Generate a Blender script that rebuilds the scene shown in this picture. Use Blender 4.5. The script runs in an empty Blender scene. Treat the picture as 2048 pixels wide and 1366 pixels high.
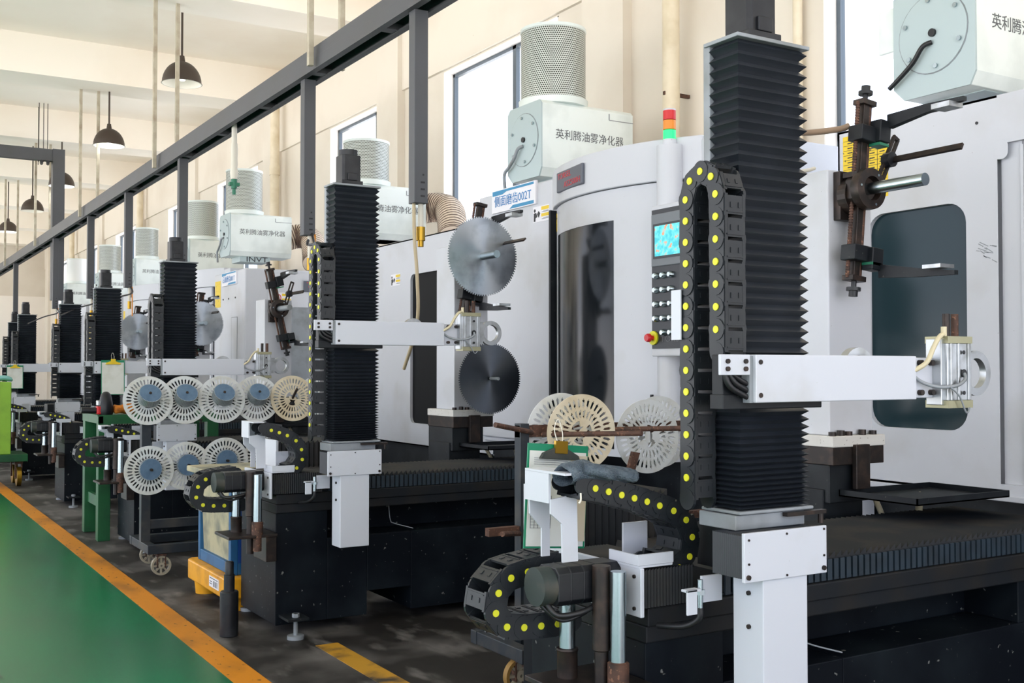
import bpy, math, random
from mathutils import Vector, Matrix
random.seed(7)
S = bpy.context.scene
COL = S.collection
PI = math.pi
V = Vector
# ---------------------------------------------------------------- camera, sky, exposure
cam = bpy.data.cameras.new('camera'); co = bpy.data.objects.new('camera', cam); COL.objects.link(co)
cam.sensor_width = 36.0; cam.lens = 2180 / 2048 * 36.0; cam.clip_end = 200; cam.clip_start = 0.05
co.location = (0, 0, 1.6)
co.rotation_euler = (math.radians(90 + 1.437), 0, math.radians(-31.37))
S.camera = co
wd = bpy.data.worlds.new('sky'); S.world = wd; wd.use_nodes = True
bg = wd.node_tree.nodes['Background']; bg.inputs[1].default_value = 1.0
# overcast sky above the horizon, stronger glow added below it to brighten the ceiling
_t = wd.node_tree; _g = _t.nodes.new('ShaderNodeTexCoord'); _s = _t.nodes.new('ShaderNodeSeparateXYZ'); _r = _t.nodes.new('ShaderNodeMapRange'); _m = _t.nodes.new('ShaderNodeMix')
_m.data_type = 'RGBA'; _r.inputs['From Min'].default_value = -.06; _r.inputs['From Max'].default_value = .06
_m.inputs[6].default_value = (6.6, 6.25, 6.1, 1); _m.inputs[7].default_value = (2.75, 3.0, 3.55, 1)
_t.links.new(_g.outputs['Generated'], _s.inputs[0]); _t.links.new(_s.outputs[2], _r.inputs['Value']); _t.links.new(_r.outputs[0], _m.inputs[0]); _t.links.new(_m.outputs[2], bg.inputs[0])
S.view_settings.view_transform = 'Standard'; S.view_settings.look = 'None'; S.view_settings.gamma = 1.0
S.view_settings.use_curve_mapping = False
S.view_settings.exposure = -0.3
S.cycles.max_bounces = 10; S.cycles.diffuse_bounces = 6; S.cycles.caustics_reflective = False; S.cycles.caustics_refractive = False

# ---------------------------------------------------------------- materials
def lin(h):
    c = [int(h[i:i+2], 16) / 255 for i in (0, 2, 4)]
    return [x / 12.92 if x <= .04045 else ((x + .055) / 1.055) ** 2.4 for x in c] + [1]
def nd(m, t, **k):
    n = m.node_tree.nodes.new(t)
    for a, v in k.items(): setattr(n, a, v)
    return n
def lk(m, a, b): m.node_tree.links.new(a, b)
MATS = {}
def mat(name, hexc, rough=.5, metal=0., dirt=None, dscale=6., dlo=.45, dhi=.75, spot=None, sscale=60., slo=.68, bump=0., bscale=200., emit=0., spec=.5, stretch=None, coat=0.):
    m = bpy.data.materials.new(name); m.use_nodes = True
    b = m.node_tree.nodes['Principled BSDF']
    c = lin(hexc); b.inputs['Base Color'].default_value = c
    b.inputs['Roughness'].default_value = rough; b.inputs['Metallic'].default_value = metal
    b.inputs['Specular IOR Level'].default_value = spec
    b.inputs['Coat Weight'].default_value = coat
    tc = nd(m, 'ShaderNodeTexCoord'); src = tc.outputs['Object']
    if stretch:
        mp = nd(m, 'ShaderNodeMapping'); mp.inputs['Scale'].default_value = stretch
        lk(m, src, mp.inputs[0]); src = mp.outputs[0]
    cur = None
    def layer(cur, colr, scale, lo, hi, detail):
        n = nd(m, 'ShaderNodeTexNoise'); n.inputs['Scale'].default_value = scale; n.inputs['Detail'].default_value = detail
        lk(m, src, n.inputs['Vector'])
        r = nd(m, 'ShaderNodeMapRange'); r.inputs['From Min'].default_value = lo; r.inputs['From Max'].default_value = hi
        lk(m, n.outputs['Fac'], r.inputs['Value'])
        x = nd(m, 'ShaderNodeMix', data_type='RGBA')
        if cur is None: x.inputs[6].default_value = c
        else: lk(m, cur, x.inputs[6])
        x.inputs[7].default_value = lin(colr); lk(m, r.outputs[0], x.inputs[0])
        return x.outputs[2]
    if dirt: cur = layer(cur, dirt, dscale, dlo, dhi, 6)
    if spot: cur = layer(cur, spot, sscale, slo, slo + .04, 2)
    if cur is not None: lk(m, cur, b.inputs['Base Color'])
    if bump:
        n = nd(m, 'ShaderNodeTexNoise'); n.inputs['Scale'].default_value = bscale
        lk(m, tc.outputs['Object'], n.inputs['Vector'])
        bp = nd(m, 'ShaderNodeBump'); bp.inputs['Strength'].default_value = bump; bp.inputs['Distance'].default_value = .01
        lk(m, n.outputs['Fac'], bp.inputs['Height']); lk(m, bp.outputs[0], b.inputs['Normal'])
    if emit:
        b.inputs['Emission Color'].default_value = c; b.inputs['Emission Strength'].default_value = emit
    MATS[name] = m
    return m
WHITE = mat('white_paint', 'C6CAD3', .38, dirt='A9A79F', dscale=2.2, dlo=.58, dhi=.95, spot='8A8378', sscale=90, slo=.76)
CAB = mat('cabinet_paint', 'C3C6CD', .38, dirt='A8A6A0', dscale=1.6, dlo=.52, dhi=.95, spot='77736C', sscale=70, slo=.765)
POSTW = mat('stained_paint', 'CFCDC8', .45, dirt='A39B8C', dscale=2.5, dlo=.5, dhi=.9, spot='5E564A', sscale=120, slo=.68)
PURI = mat('purifier_paint', 'E4ECEA', .35, dirt='CDD6D4', dscale=3)
PURIG = mat('purifier_end_paint', 'AFBFC2', .4)
BLACK = mat('black_steel', '0F1318', .45, spec=.3, dirt='23282B', dscale=5, spot='4A4A46', sscale=45, slo=.72)
BED = mat('bed_paint', '090E15', .5, spec=.14, dirt='1A2126', dscale=3, spot='6A6C69', sscale=34, slo=.685)
BEDRAIL = mat('bed_rail_paint', '161A1F', .55, spec=.25, dirt='26231F', dscale=4)
BEL = mat('bellows_fabric', '1D2229', .38, dirt='262B33', dscale=8, spec=.6)
SKIRT = mat('bellows_skirt', '22303B', .5, dirt='1A2229', dscale=12)
BELD = mat('dusty_bellows_fabric', '12161B', .6, spec=.35, dirt='2C2722', dscale=5, dlo=.46, dhi=.75)
CHAIN = mat('chain_plastic', '161B20', .45, spec=.5, dirt='24282B', dscale=9)
YDOT = mat('yellow_pin_plastic', 'D7D62A', .5)
MOTOR = mat('motor_black', '111318', .42, spec=.4, dirt='2A2C2E', dscale=9)
MOTORG = mat('motor_dusty_green', '2A3432', .6, dirt='4E4A41', dscale=10)
STEEL = mat('chrome_steel', 'AEBBC0', .26, 1.)
ALU = mat('aluminium', 'B9BDC0', .35, .85, dirt='8E8F8C', dscale=14)
ALUY = mat('yellow_anodised_cap', 'A3A083', .4, .6)
RUST = mat('rusty_steel', '5A3F33', .7, .3, dirt='2F2623', dscale=18, spot='7C5946', sscale=60, slo=.6)
DRKMET = mat('dark_oily_steel', '2B2624', .42, .5, dirt='463831', dscale=20)
GREYB = mat('grey_beam_paint', '494B50', .5, dirt='47484A', dscale=3)
GREYL = mat('grey_plate', '8A9096', .45, dirt='6F7372', dscale=6)
ROD = mat('galvanised_rod', 'B5AE9C', .5, .3, dirt='8B7A66', dscale=6)
FILT_EDGE = mat('filter_rim', 'DDE6E4', .4)
GREENP = mat('green_frame_paint', '14582F', .45, dirt='0E3E25', dscale=5)
GREENB = mat('green_clipboard', '12805C', .4)
PAPER = mat('paper', 'DADCD6', .8, dirt='C8C9BE', dscale=8)
PAPERB = mat('kraft_paper', 'C9BDA6', .8)
INK = mat('black_ink', '2A2C30', .6)
INKG = mat('grey_ink', '5A5D60', .6)
INKB = mat('blue_ink', '2F7AB8', .5)
BLUEP = mat('blue_band', '2C86B4', .5)
SIGNW = mat('sign_white', 'E4E4EA', .4)
YSTK = mat('yellow_sticker', 'E3C21E', .5, spot='6A5A10', sscale=40, slo=.66)
BADGE = mat('badge_grey', '565B66', .4)
REDTX = mat('red_lettering', 'C23A44', .5)
REDP = mat('red_plastic', 'C81E22', .35)
YELP = mat('yellow_plastic', 'E8A317', .45, dirt='B77A10', dscale=6)
BLUEBIN = mat('blue_frame_paint', '1F5D8C', .5, dirt='12395C', dscale=6)
BLUEBIN2 = mat('blue_plastic', '123F86', .5, dirt='2A3038', dscale=5)
CREAMB = mat('soiled_cream_board', 'B4AB8B', .7, dirt='6E7268', dscale=5, dlo=.42, dhi=.68)
BLADEB = mat('blue_coated_blade', '5B7691', .5, .2, dirt='46607C', dscale=14)
TOOTH = mat('blade_teeth', 'B9C0C4', .35, .8)
DISC = mat('translucent_hub_plastic', 'CED2D3', .45, dirt='BDBBB0', dscale=6)
DISCY = mat('aged_hub_plastic', 'D6CBB2', .45, dirt='BBAA88', dscale=6)
TROL = mat('trolley_steel', '18222B', .5, dirt='3B3A38', dscale=8)
LAMPK = mat('lamp_shade_outside', '3F342C', .5)
LAMPW = mat('lamp_shade_inside', 'E9E6DC', .5)
BULBGLOW = mat('bulb', 'FFFFFF', .4, emit=2.)  # white glow put into the bulbs of the unlit lamps
BULBON = mat('lit_bulb', 'F4FBFF', .4, emit=25.)
CREAM = mat('cream_wall_paint', 'DFD8CC', .9, dirt='D0C6B8', dscale=.8, dlo=.45, dhi=.8, spot='9D8F7E', sscale=9, slo=.79)
CEIL = mat('ceiling_paint', 'F8F2E8', .9, dirt='F0E6D8', dscale=.6)
PIPEC = mat('cream_pipe', 'E2D6BE', .5, dirt='CFC0A2', dscale=5)
FRAMEW = mat('window_frame_grey', '55606A', .4)
SILL = mat('white_reveal', 'F1EEEA', .8)
WTAPE = mat('white_tape', 'D6D2C6', .7)
GREENF = mat('green_fitting', '1F6E52', .4)
BRASS = mat('brass', 'B08A2E', .3, .8)
HOSEY = mat('yellow_hose', 'B9A98A', .5)
HOSEB = mat('black_hose', '17181B', .45)
HOSEO = mat('orange_cable', 'D98A2B', .5)
HOSEC = mat('clear_hose', 'C9BF9F', .35)
BROWNH = mat('brown_hose', '8A7560', .5)
DUCT = mat('flexible_duct', 'D8C7B2', .6)
DUCTR = mat('duct_rib', '513C2F', .6)
GLOVE = mat('grey_knit', '4D5A66', .95, dirt='6F7C86', dscale=40, bump=1., bscale=260)
ORRAG = mat('orange_cloth', 'C9761C', .9, dirt='7A4416', dscale=18, bump=.6, bscale=60)
LIME = mat('lime_paint', '8DBB3A', .5, dirt='7AA336', dscale=6)
TEAL = mat('teal_cloth', '7FB9B4', .8)
AMBER = mat('amber_lens', 'E0861E', .3)
GRNLIT = mat('green_lens_lit', '1FE07A', .3, emit=.9)
SCRF = mat('screen_bezel', '6F757B', .5)
PANELK = mat('control_panel_black', '1B2026', .4)
RUBBER = mat('caster_cream', '9A927F', .6)
NAVY = mat('navy_glass', '0B1626', .12, spec=.6)
WHCYL = mat('white_filter_cover', 'E6E9EA', .4)
BACKW = mat('pale_back_wall', 'F0EAE2', .9)

def glass_dark(name, hexc, mixf=.9, rough=.06):
    m = bpy.data.materials.new(name); m.use_nodes = True; nt = m.node_tree
    b = nt.nodes['Principled BSDF']; b.inputs['Base Color'].default_value = lin(hexc); b.inputs['Roughness'].default_value = rough
    b.inputs['Specular IOR Level'].default_value = .28
    return m
DOORG = glass_dark('dark_door_glass', '14181C', rough=.14)
VOID = mat('recess_shade', '0C0E11', .6, spec=.15)  # near-black colour that paints in the shade of an open cabinet interior
WING = glass_dark('teal_tinted_glass', '1C3036', rough=.12)
def pane_mat():
    m = bpy.data.materials.new('window_glass'); m.use_nodes = True; nt = m.node_tree; nt.nodes.clear()
    o = nd(m, 'ShaderNodeOutputMaterial'); t = nd(m, 'ShaderNodeBsdfTransparent'); g = nd(m, 'ShaderNodeBsdfGlossy')
    g.inputs['Roughness'].default_value = .02; t.inputs[0].default_value = (.96, .98, 1, 1)
    x = nd(m, 'ShaderNodeMixShader'); x.inputs[0].default_value = .05
    lk(m, t.outputs[0], x.inputs[1]); lk(m, g.outputs[0], x.inputs[2]); lk(m, x.outputs[0], o.inputs[0])
    return m
PANE = pane_mat()
def blade_mat(name, hexc, rough):
    m = mat(name, hexc, rough, 1., dirt='4E5358', dscale=5, dlo=.5, dhi=.9)
    b = m.node_tree.nodes['Principled BSDF']
    t = nd(m, 'ShaderNodeTangent', direction_type='RADIAL', axis='Y')
    b.inputs['Anisotropic'].default_value = .9; lk(m, t.outputs[0], b.inputs['Tangent'])
    return m
BLADE = blade_mat('brushed_blade_steel', 'AEB4BA', .28)
BLADE2 = blade_mat('dark_blade_steel', '5A5F66', .36)
def perf_mat(name, hexc, holec, nth, pz):
    m = mat(name, hexc, .4, .2); b = m.node_tree.nodes['Principled BSDF']
    tc = nd(m, 'ShaderNodeTexCoord'); sp = nd(m, 'ShaderNodeSeparateXYZ'); lk(m, tc.outputs['Object'], sp.inputs[0])
    def M(op, a, b_=None):
        n = nd(m, 'ShaderNodeMath', operation=op)
        for i, x in enumerate((a, b_)):
            if x is None: continue
            if isinstance(x, (int, float)): n.inputs[i].default_value = x
            else: lk(m, x, n.inputs[i])
        return n.outputs[0]
    an = M('MULTIPLY', M('ARCTAN2', sp.outputs[1], sp.outputs[0]), nth / (2 * PI))
    zz = M('MULTIPLY', sp.outputs[2], 1 / pz)
    row = M('MODULO', M('FLOOR', zz), 2.)
    an = M('ADD', an, M('MULTIPLY', row, .5))
    fa = M('SUBTRACT', M('FRACT', an), .5); fz = M('SUBTRACT', M('FRACT', zz), .5)
    d = M('SQRT', M('ADD', M('MULTIPLY', fa, fa), M('MULTIPLY', fz, fz)))
    h = M('LESS_THAN', d, .39)
    x = nd(m, 'ShaderNodeMix', data_type='RGBA'); x.inputs[6].default_value = lin(hexc); x.inputs[7].default_value = lin(holec)
    lk(m, h, x.inputs[0]); lk(m, x.outputs[2], b.inputs['Base Color'])
    return m
PERF = perf_mat('perforated_filter', 'D2D8D3', '43473F', 96, .017)
def floor_mat():
    m = bpy.data.materials.new('shop_floor'); m.use_nodes = True
    b = m.node_tree.nodes['Principled BSDF']
    tc = nd(m, 'ShaderNodeTexCoord')
    def noise(s, d=6, vec=(1, 1, 1)):
        mp = nd(m, 'ShaderNodeMapping'); mp.inputs['Scale'].default_value = vec
        lk(m, tc.outputs['Object'], mp.inputs[0])
        n = nd(m, 'ShaderNodeTexNoise'); n.inputs['Scale'].default_value = s; n.inputs['Detail'].default_value = d
        lk(m, mp.outputs[0], n.inputs['Vector']); return n.outputs['Fac']
    def rng(f, lo, hi):
        r = nd(m, 'ShaderNodeMapRange'); r.inputs['From Min'].default_value = lo; r.inputs['From Max'].default_value = hi
        lk(m, f, r.inputs['Value']); return r.outputs[0]
    def mix(f, a, c):
        x = nd(m, 'ShaderNodeMix', data_type='RGBA'); lk(m, f, x.inputs[0])
        for i, v in ((6, a), (7, c)):
            if isinstance(v, str): x.inputs[i].default_value = lin(v)
            else: lk(m, v, x.inputs[i])
        return x.outputs[2]
    c = mix(rng(noise(1.1), .5, .66), '1D1A18', '5E5B59')
    c = mix(rng(noise(6, 8, (1, .35, 1)), .55, .75), c, '75726F')
    lk(m, c, b.inputs['Base Color'])
    r = nd(m, 'ShaderNodeMapRange'); r.inputs['To Min'].default_value = .35; r.inputs['To Max'].default_value = .8
    lk(m, noise(1.1), r.inputs['Value']); lk(m, r.outputs[0], b.inputs['Roughness'])
    return m
FLOOR = floor_mat()
AISLE = mat('green_epoxy', '006B43', .26, dirt='1B5A3C', dscale=1.2, dlo=.45, dhi=.75, spot='0D3022', sscale=5, slo=.70, stretch=(1.6, .6, 1), spec=.32)
YLINE = mat('yellow_floor_paint', 'C9801A', .55, spec=.3, dirt='8F5E22', dscale=3, dlo=.5, dhi=.75, spot='6B4A22', sscale=26, slo=.66, stretch=(1, .5, 1))
YLINE2 = mat('worn_yellow_paint', 'B0821F', .6, dirt='3A3226', dscale=4, dlo=.5, dhi=.66)
def screen_mat():
    m = mat('machine_screen', '3FC6CF', .3); b = m.node_tree.nodes['Principled BSDF']
    tc = nd(m, 'ShaderNodeTexCoord'); n = nd(m, 'ShaderNodeTexNoise'); n.inputs['Scale'].default_value = 26
    lk(m, tc.outputs['Object'], n.inputs['Vector'])
    r = nd(m, 'ShaderNodeValToRGB'); e = r.color_ramp
    e.elements[0].position = .4; e.elements[0].color = lin('2FB9C6'); e.elements[1].position = .7; e.elements[1].color = lin('E08A5A')
    x = e.elements.new(.58); x.color = lin('66D6DC')
    lk(m, n.outputs['Fac'], r.inputs[0]); lk(m, r.outputs[0], b.inputs['Base Color']); lk(m, r.outputs[0], b.inputs['Emission Color'])
    b.inputs['Emission Strength'].default_value = .45
    return m
SCREEN = screen_mat()

# ---------------------------------------------------------------- mesh tools
class MB:
    def __init__(s): s.v = []; s.f = []; s.m = []; s.mi = 0
    def add(s, vs, fs):
        n = len(s.v); s.v += [tuple(p) for p in vs]; s.f += [tuple(i + n for i in f) for f in fs]; s.m += [s.mi] * len(fs); return s
    def box(s, x0, x1, y0, y1, z0, z1):
        return s.add([(x0, y0, z0), (x1, y0, z0), (x1, y1, z0), (x0, y1, z0), (x0, y0, z1), (x1, y0, z1), (x1, y1, z1), (x0, y1, z1)],
                     [(0, 3, 2, 1), (4, 5, 6, 7), (0, 1, 5, 4), (1, 2, 6, 5), (2, 3, 7, 6), (3, 0, 4, 7)])
    def obox(s, c, ax, h):
        c = V(c); a, b, d = [V(x).normalized() * k for x, k in zip(ax, h)]
        vs = [c + a * i + b * j + d * k for k in (-1, 1) for i, j in ((-1, -1), (1, -1), (1, 1), (-1, 1))]
        return s.add(vs, [(0, 3, 2, 1), (4, 5, 6, 7), (0, 1, 5, 4), (1, 2, 6, 5), (2, 3, 7, 6), (3, 0, 4, 7)])
    def prism(s, poly, ax, a, b):
        f = {'x': lambda p, t: (t, p[0], p[1]), 'y': lambda p, t: (p[0], t, p[1]), 'z': lambda p, t: (p[0], p[1], t)}[ax]
        n = len(poly)
        vs = [f(p, a) for p in poly] + [f(p, b) for p in poly]
        return s.add(vs, [tuple(range(n))[::-1], tuple(range(n, 2 * n))] + [(i, (i + 1) % n, n + (i + 1) % n, n + i) for i in range(n)])
    def cyl(s, p0, p1, r, n=16, r1=None, cap=True):
        p0, p1 = V(p0), V(p1); r1 = r if r1 is None else r1
        d = (p1 - p0).normalized(); u = d.orthogonal().normalized(); w = d.cross(u)
        cs = [(math.cos(2 * PI * i / n), math.sin(2 * PI * i / n)) for i in range(n)]
        vs = [p0 + (u * c + w * q) * r for c, q in cs] + [p1 + (u * c + w * q) * r1 for c, q in cs]
        fs = [(i, (i + 1) % n, n + (i + 1) % n, n + i) for i in range(n)]
        if cap: fs += [tuple(range(n))[::-1], tuple(range(n, 2 * n))]
        return s.add(vs, fs)
    def tube(s, pts, r, n=8, rs=None):
        pts = [V(p) for p in pts]; vs = []; fs = []; prev = None
        for i, p in enumerate(pts):
            d = (pts[min(i + 1, len(pts) - 1)] - pts[max(i - 1, 0)]).normalized()
            u = d.orthogonal().normalized() if prev is None else (prev - d * prev.dot(d)).normalized()
            prev = u; w = d.cross(u); rr = rs[i] if rs else r
            vs += [p + (u * math.cos(2 * PI * k / n) + w * math.sin(2 * PI * k / n)) * rr for k in range(n)]
        for i in range(len(pts) - 1):
            fs += [(i * n + k, i * n + (k + 1) % n, (i + 1) * n + (k + 1) % n, (i + 1) * n + k) for k in range(n)]
        m = len(vs); fs += [tuple(range(n))[::-1], tuple(range(m - n, m))]
        return s.add(vs, fs)
    def lathe(s, prof, c, n=24, ax='z'):
        c = V(c); vs = []; m = len(prof)
        for k in range(n):
            a = 2 * PI * k / n
            for r, t in prof:
                q = {'z': V((r * math.cos(a), r * math.sin(a), t)), 'y': V((r * math.cos(a), t, r * math.sin(a))), 'x': V((t, r * math.cos(a), r * math.sin(a)))}[ax]
                vs.append(c + q)
        fs = [(k * m + i, ((k + 1) % n) * m + i, ((k + 1) % n) * m + i + 1, k * m + i + 1) for k in range(n) for i in range(m - 1)]
        return s.add(vs, fs)
    def ring(s, c, ax, ro, ri, t, n=28):
        return s.lathe([(ri, -t / 2), (ro, -t / 2), (ro, t / 2), (ri, t / 2), (ri, -t / 2)], c, n, ax)
    def rings(s, loops, closed=True, caps=True):
        n = len(loops[0]); vs = [p for l in loops for p in l]; fs = []
        for i in range(len(loops) - 1):
            for k in range(n if closed else n - 1):
                fs.append((i * n + k, i * n + (k + 1) % n, (i + 1) * n + (k + 1) % n, (i + 1) * n + k))
        if caps and closed: fs += [tuple(range(n))[::-1], tuple(range((len(loops) - 1) * n, len(loops) * n))]
        return s.add(vs, fs)
    def bend(s, fn): s.v = [tuple(fn(V(p))) for p in s.v]; return s

def smooth_pts(pts, k=6):
    pts = [V(p) for p in pts]; out = []
    for i in range(len(pts) - 1):
        a, b, c, d = pts[max(i - 1, 0)], pts[i], pts[i + 1], pts[min(i + 2, len(pts) - 1)]
        for j in range(k):
            t = j / k
            out.append(.5 * ((2 * b) + (c - a) * t + (2 * a - 5 * b + 4 * c - d) * t * t + (3 * b - a - 3 * c + d) * t ** 3))
    out.append(pts[-1]); return out

def mesh_obj(name, mb, mats, base, parent=None, bevel=0., sm=0, sub=0, solid=0.):
    me = bpy.data.meshes.new(name); b = V(base)
    me.from_pydata([V(p) - b for p in mb.v], [], mb.f)
    if not isinstance(mats, (list, tuple)): mats = [mats]
    for x in mats: me.materials.append(x)
    for p, i in zip(me.polygons, mb.m): p.material_index = i
    import bmesh
    bm = bmesh.new(); bm.from_mesh(me); bmesh.ops.recalc_face_normals(bm, faces=bm.faces); bm.to_mesh(me); bm.free()
    if sm:
        for p in me.polygons: p.use_smooth = True
        me.set_sharp_from_angle(angle=math.radians(sm))
    o = bpy.data.objects.new(name, me); COL.objects.link(o)
    if parent is not None: o.parent = parent
    if solid:
        q = o.modifiers.new('solid', 'SOLIDIFY'); q.thickness = solid; q.offset = 0
    if bevel:
        q = o.modifiers.new('bevel', 'BEVEL'); q.width = bevel; q.segments = 2; q.limit_method = 'ANGLE'; q.angle_limit = .6
    if sub:
        q = o.modifiers.new('sub', 'SUBSURF'); q.levels = sub; q.render_levels = sub
    return o
class Thing:
    def __init__(s, name, label, cat, base, off=(0, 0, 0), group=None, rotz=0.):
        s.base = V(base); o = bpy.data.objects.new(name, None); COL.objects.link(o); o.empty_display_size = .1
        o.location = s.base + V(off); o.rotation_euler[2] = rotz; o['label'] = label; o['category'] = cat
        if group: o['group'] = group
        s.o = o
    def part(s, name, mb, m, parent=None, label=None, **k):
        o = mesh_obj(name, mb, m, s.base, parent or s.o, **k)
        if label: o['label'] = label
        return o
def tagged(o, label, cat, group=None):
    o['label'] = label; o['category'] = cat
    if group: o['group'] = group
    return o
def solo(name, mb, m, label, cat, base, group=None, **k):
    o = mesh_obj(name, mb, m, base, None, **k); o.location = V(base)
    return tagged(o, label, cat, group)
def struct(name, mb, m, **k):
    o = mesh_obj(name, mb, m, (0, 0, 0), None, **k); o['kind'] = 'structure'; return o
def copy_tree(o, parent=None):
    c = o.copy(); COL.objects.link(c)
    if parent is not None: c.parent = parent
    for ch in list(o.children): copy_tree(ch, c)
    return c
def text_mb(txt, size, fn, ext=.0008, width=None):
    """flat lettering laid out along local x,y and mapped to the world by fn(x, y, z)"""
    cu = bpy.data.curves.new('t', 'FONT'); cu.body = txt; cu.size = size; cu.extrude = ext; cu.align_x = 'CENTER'; cu.align_y = 'CENTER'; cu.resolution_u = 2
    o = bpy.data.objects.new('t', cu); COL.objects.link(o)
    dg = bpy.context.evaluated_depsgraph_get(); me = bpy.data.meshes.new_from_object(o.evaluated_get(dg))
    mb = MB(); vs = [p.co.copy() for p in me.vertices]
    k = 1.
    if width and vs:
        w = max(p.x for p in vs) - min(p.x for p in vs); k = width / w if w else 1
    mb.add([fn(p.x * k, p.y, p.z) for p in vs], [tuple(p.vertices) for p in me.polygons])
    bpy.data.objects.remove(o); bpy.data.curves.remove(cu); bpy.data.meshes.remove(me)
    return mb

# ---------------------------------------------------------------- the room
XW, YB, ZC, ZB = 6.1, 42.5, 6.54, 5.95
struct('floor', MB().box(-7, XW + .3, -6, YB, -.1, 0), FLOOR)
struct('trim_1', MB().box(-7, 1.70, -6, YB, 0, .002), AISLE)['label'] = 'green painted walkway floor'
struct('trim_2', MB().box(1.70, 1.865, -6, YB, 0, .0035), YLINE)['label'] = 'yellow line along the green walkway'
struct('trim_3', MB().box(2.33, 2.465, 3.2, 6.0, 0, .003), YLINE2)['label'] = 'worn yellow line between two machines'
struct('ceiling', MB().box(-7, XW + .3, -6, YB, ZC, ZC + .2), CEIL)
beams = [-1.6, 3.1, 7.85, 12.62, 17.3, 22.2, 26.9, 31.7, 36.5, 41.2]
for i, y in enumerate(beams):
    struct('ceiling_beam_%d' % (i + 1), MB().box(-7, XW, y, y + .75, ZB, ZC), CEIL)
wins = [(3.1, 5.6, None), (9.1, 11.58, 10.15), (13.0, 15.2, 13.8), (18.55, 21.0, 19.6), (22.4, 24.8, 23.2), (28.0, 30.4, 29), (31.8, 34.2, 32.6), (37.4, 39.8, 38.2), (-2, .6, None)]
wins.sort()
Z0, Z1 = 1.25, 5.17
w = MB(); y = -6
for a, b, m in wins:
    w.box(XW, XW + .3, y, a, 0, ZC); w.box(XW, XW + .3, a, b, 0, Z0); w.box(XW, XW + .3, a, b, Z1, ZC); y = b
w.box(XW, XW + .3, y, YB, 0, ZC)
struct('wall_right', w, CREAM)
lt = MB(); lt.box(XW - .04, XW, -6, YB, Z1 + .02, ZB); struct('trim_4', lt, CREAM)
for i, (a, b, m) in enumerate(wins):
    x0, x1 = XW + .12, XW + .17; f = MB()
    for q in (a, b - .05): f.box(x0, x1, q, q + .05, Z0, Z1)
    for q in (Z0, Z1 - .05, 3.28): f.box(x0, x1, a, b, q, q + .05)
    mm = m or (a + b) / 2
    f.box(x0, x1, mm - .035, mm + .035, Z0, Z1)
    f.box(x0, x1, (a + b) / 2 - .03, (a + b) / 2 + .03, Z0, 3.28)
    fr = struct('window_%d' % (i + 1), f, FRAMEW)
    g = mesh_obj('glass', MB().box(x0 + .02, x0 + .026, a + .05, b - .05, Z0 + .05, Z1 - .05), PANE, (0, 0, 0), fr)
    s = mesh_obj('window_sill', MB().box(XW - .06, XW + .3, a - .05, b + .05, Z0 - .05, Z0), SILL, (0, 0, 0), fr)
    r = MB(); r.box(XW - .004, XW + .12, a, a + .012, Z0, Z1); r.box(XW - .004, XW + .12, b - .012, b, Z0, Z1); r.box(XW - .004, XW + .12, a, b, Z1 - .012, Z1)
    mesh_obj('reveal', r, SILL, (0, 0, 0), fr)
for i, y in enumerate(beams): struct('pilaster_%d' % (i + 1), MB().box(XW - .1, XW, y + .05, y + .7, 0, ZB), CREAM)
w = MB(); w.box(-7, XW + .3, YB, YB + .3, 0, ZC); struct('wall_back', w, CREAM)
struct('trim_5', MB().box(-7, XW, YB - .06, YB, 0, 4.2), BACKW)['label'] = 'pale lower part of the back wall'
# left side of the hall: unseen, wall omitted to let light reach the ceiling, piers only
for k in range(8): struct('pillar_%d' % (k + 1), MB().box(-7.3, -6.9, -5.5 + k * 6.6, -5.0 + k * 6.6, 0, ZC), CREAM)
# vertical rain pipes on the right wall
for i, (y, nm) in enumerate(((7.1, 'nearest cream rain pipe on the wall beside the perforated drum filter'), (17.1, 'second cream rain pipe on the right wall with a wire tie'), (26.7, 'third cream rain pipe down the right wall'), (35.9, 'farthest cream rain pipe down the right wall'))):
    mb = MB(); mb.cyl((XW - .2, y, .0), (XW - .2, y, ZB), .073, 18)
    t = Thing('rain_pipe', nm, 'pipe', (XW - .2, y, 0), group='rain pipes on the right wall')
    t.part('pipe', mb, PIPEC, sm=40)
    for z in (4.75 if i else 5.2, 2.2): t.part('collar', MB().cyl((XW - .2, y, z), (XW - .2, y, z + .16), .085, 18), PIPEC, sm=40)
    t.part('clamp', MB().box(XW - .28, XW - .004, y - .012, y + .012, 3.9, 3.93), RUST)
solo('conduit', MB().cyl((XW - .06, 5.8, .05), (XW - .06, 5.8, ZB), .036, 12), PIPEC, 'thin cream conduit on the wall left of the nearest window', 'pipe', (XW - .06, 5.8, .05), sm=40)
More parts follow.
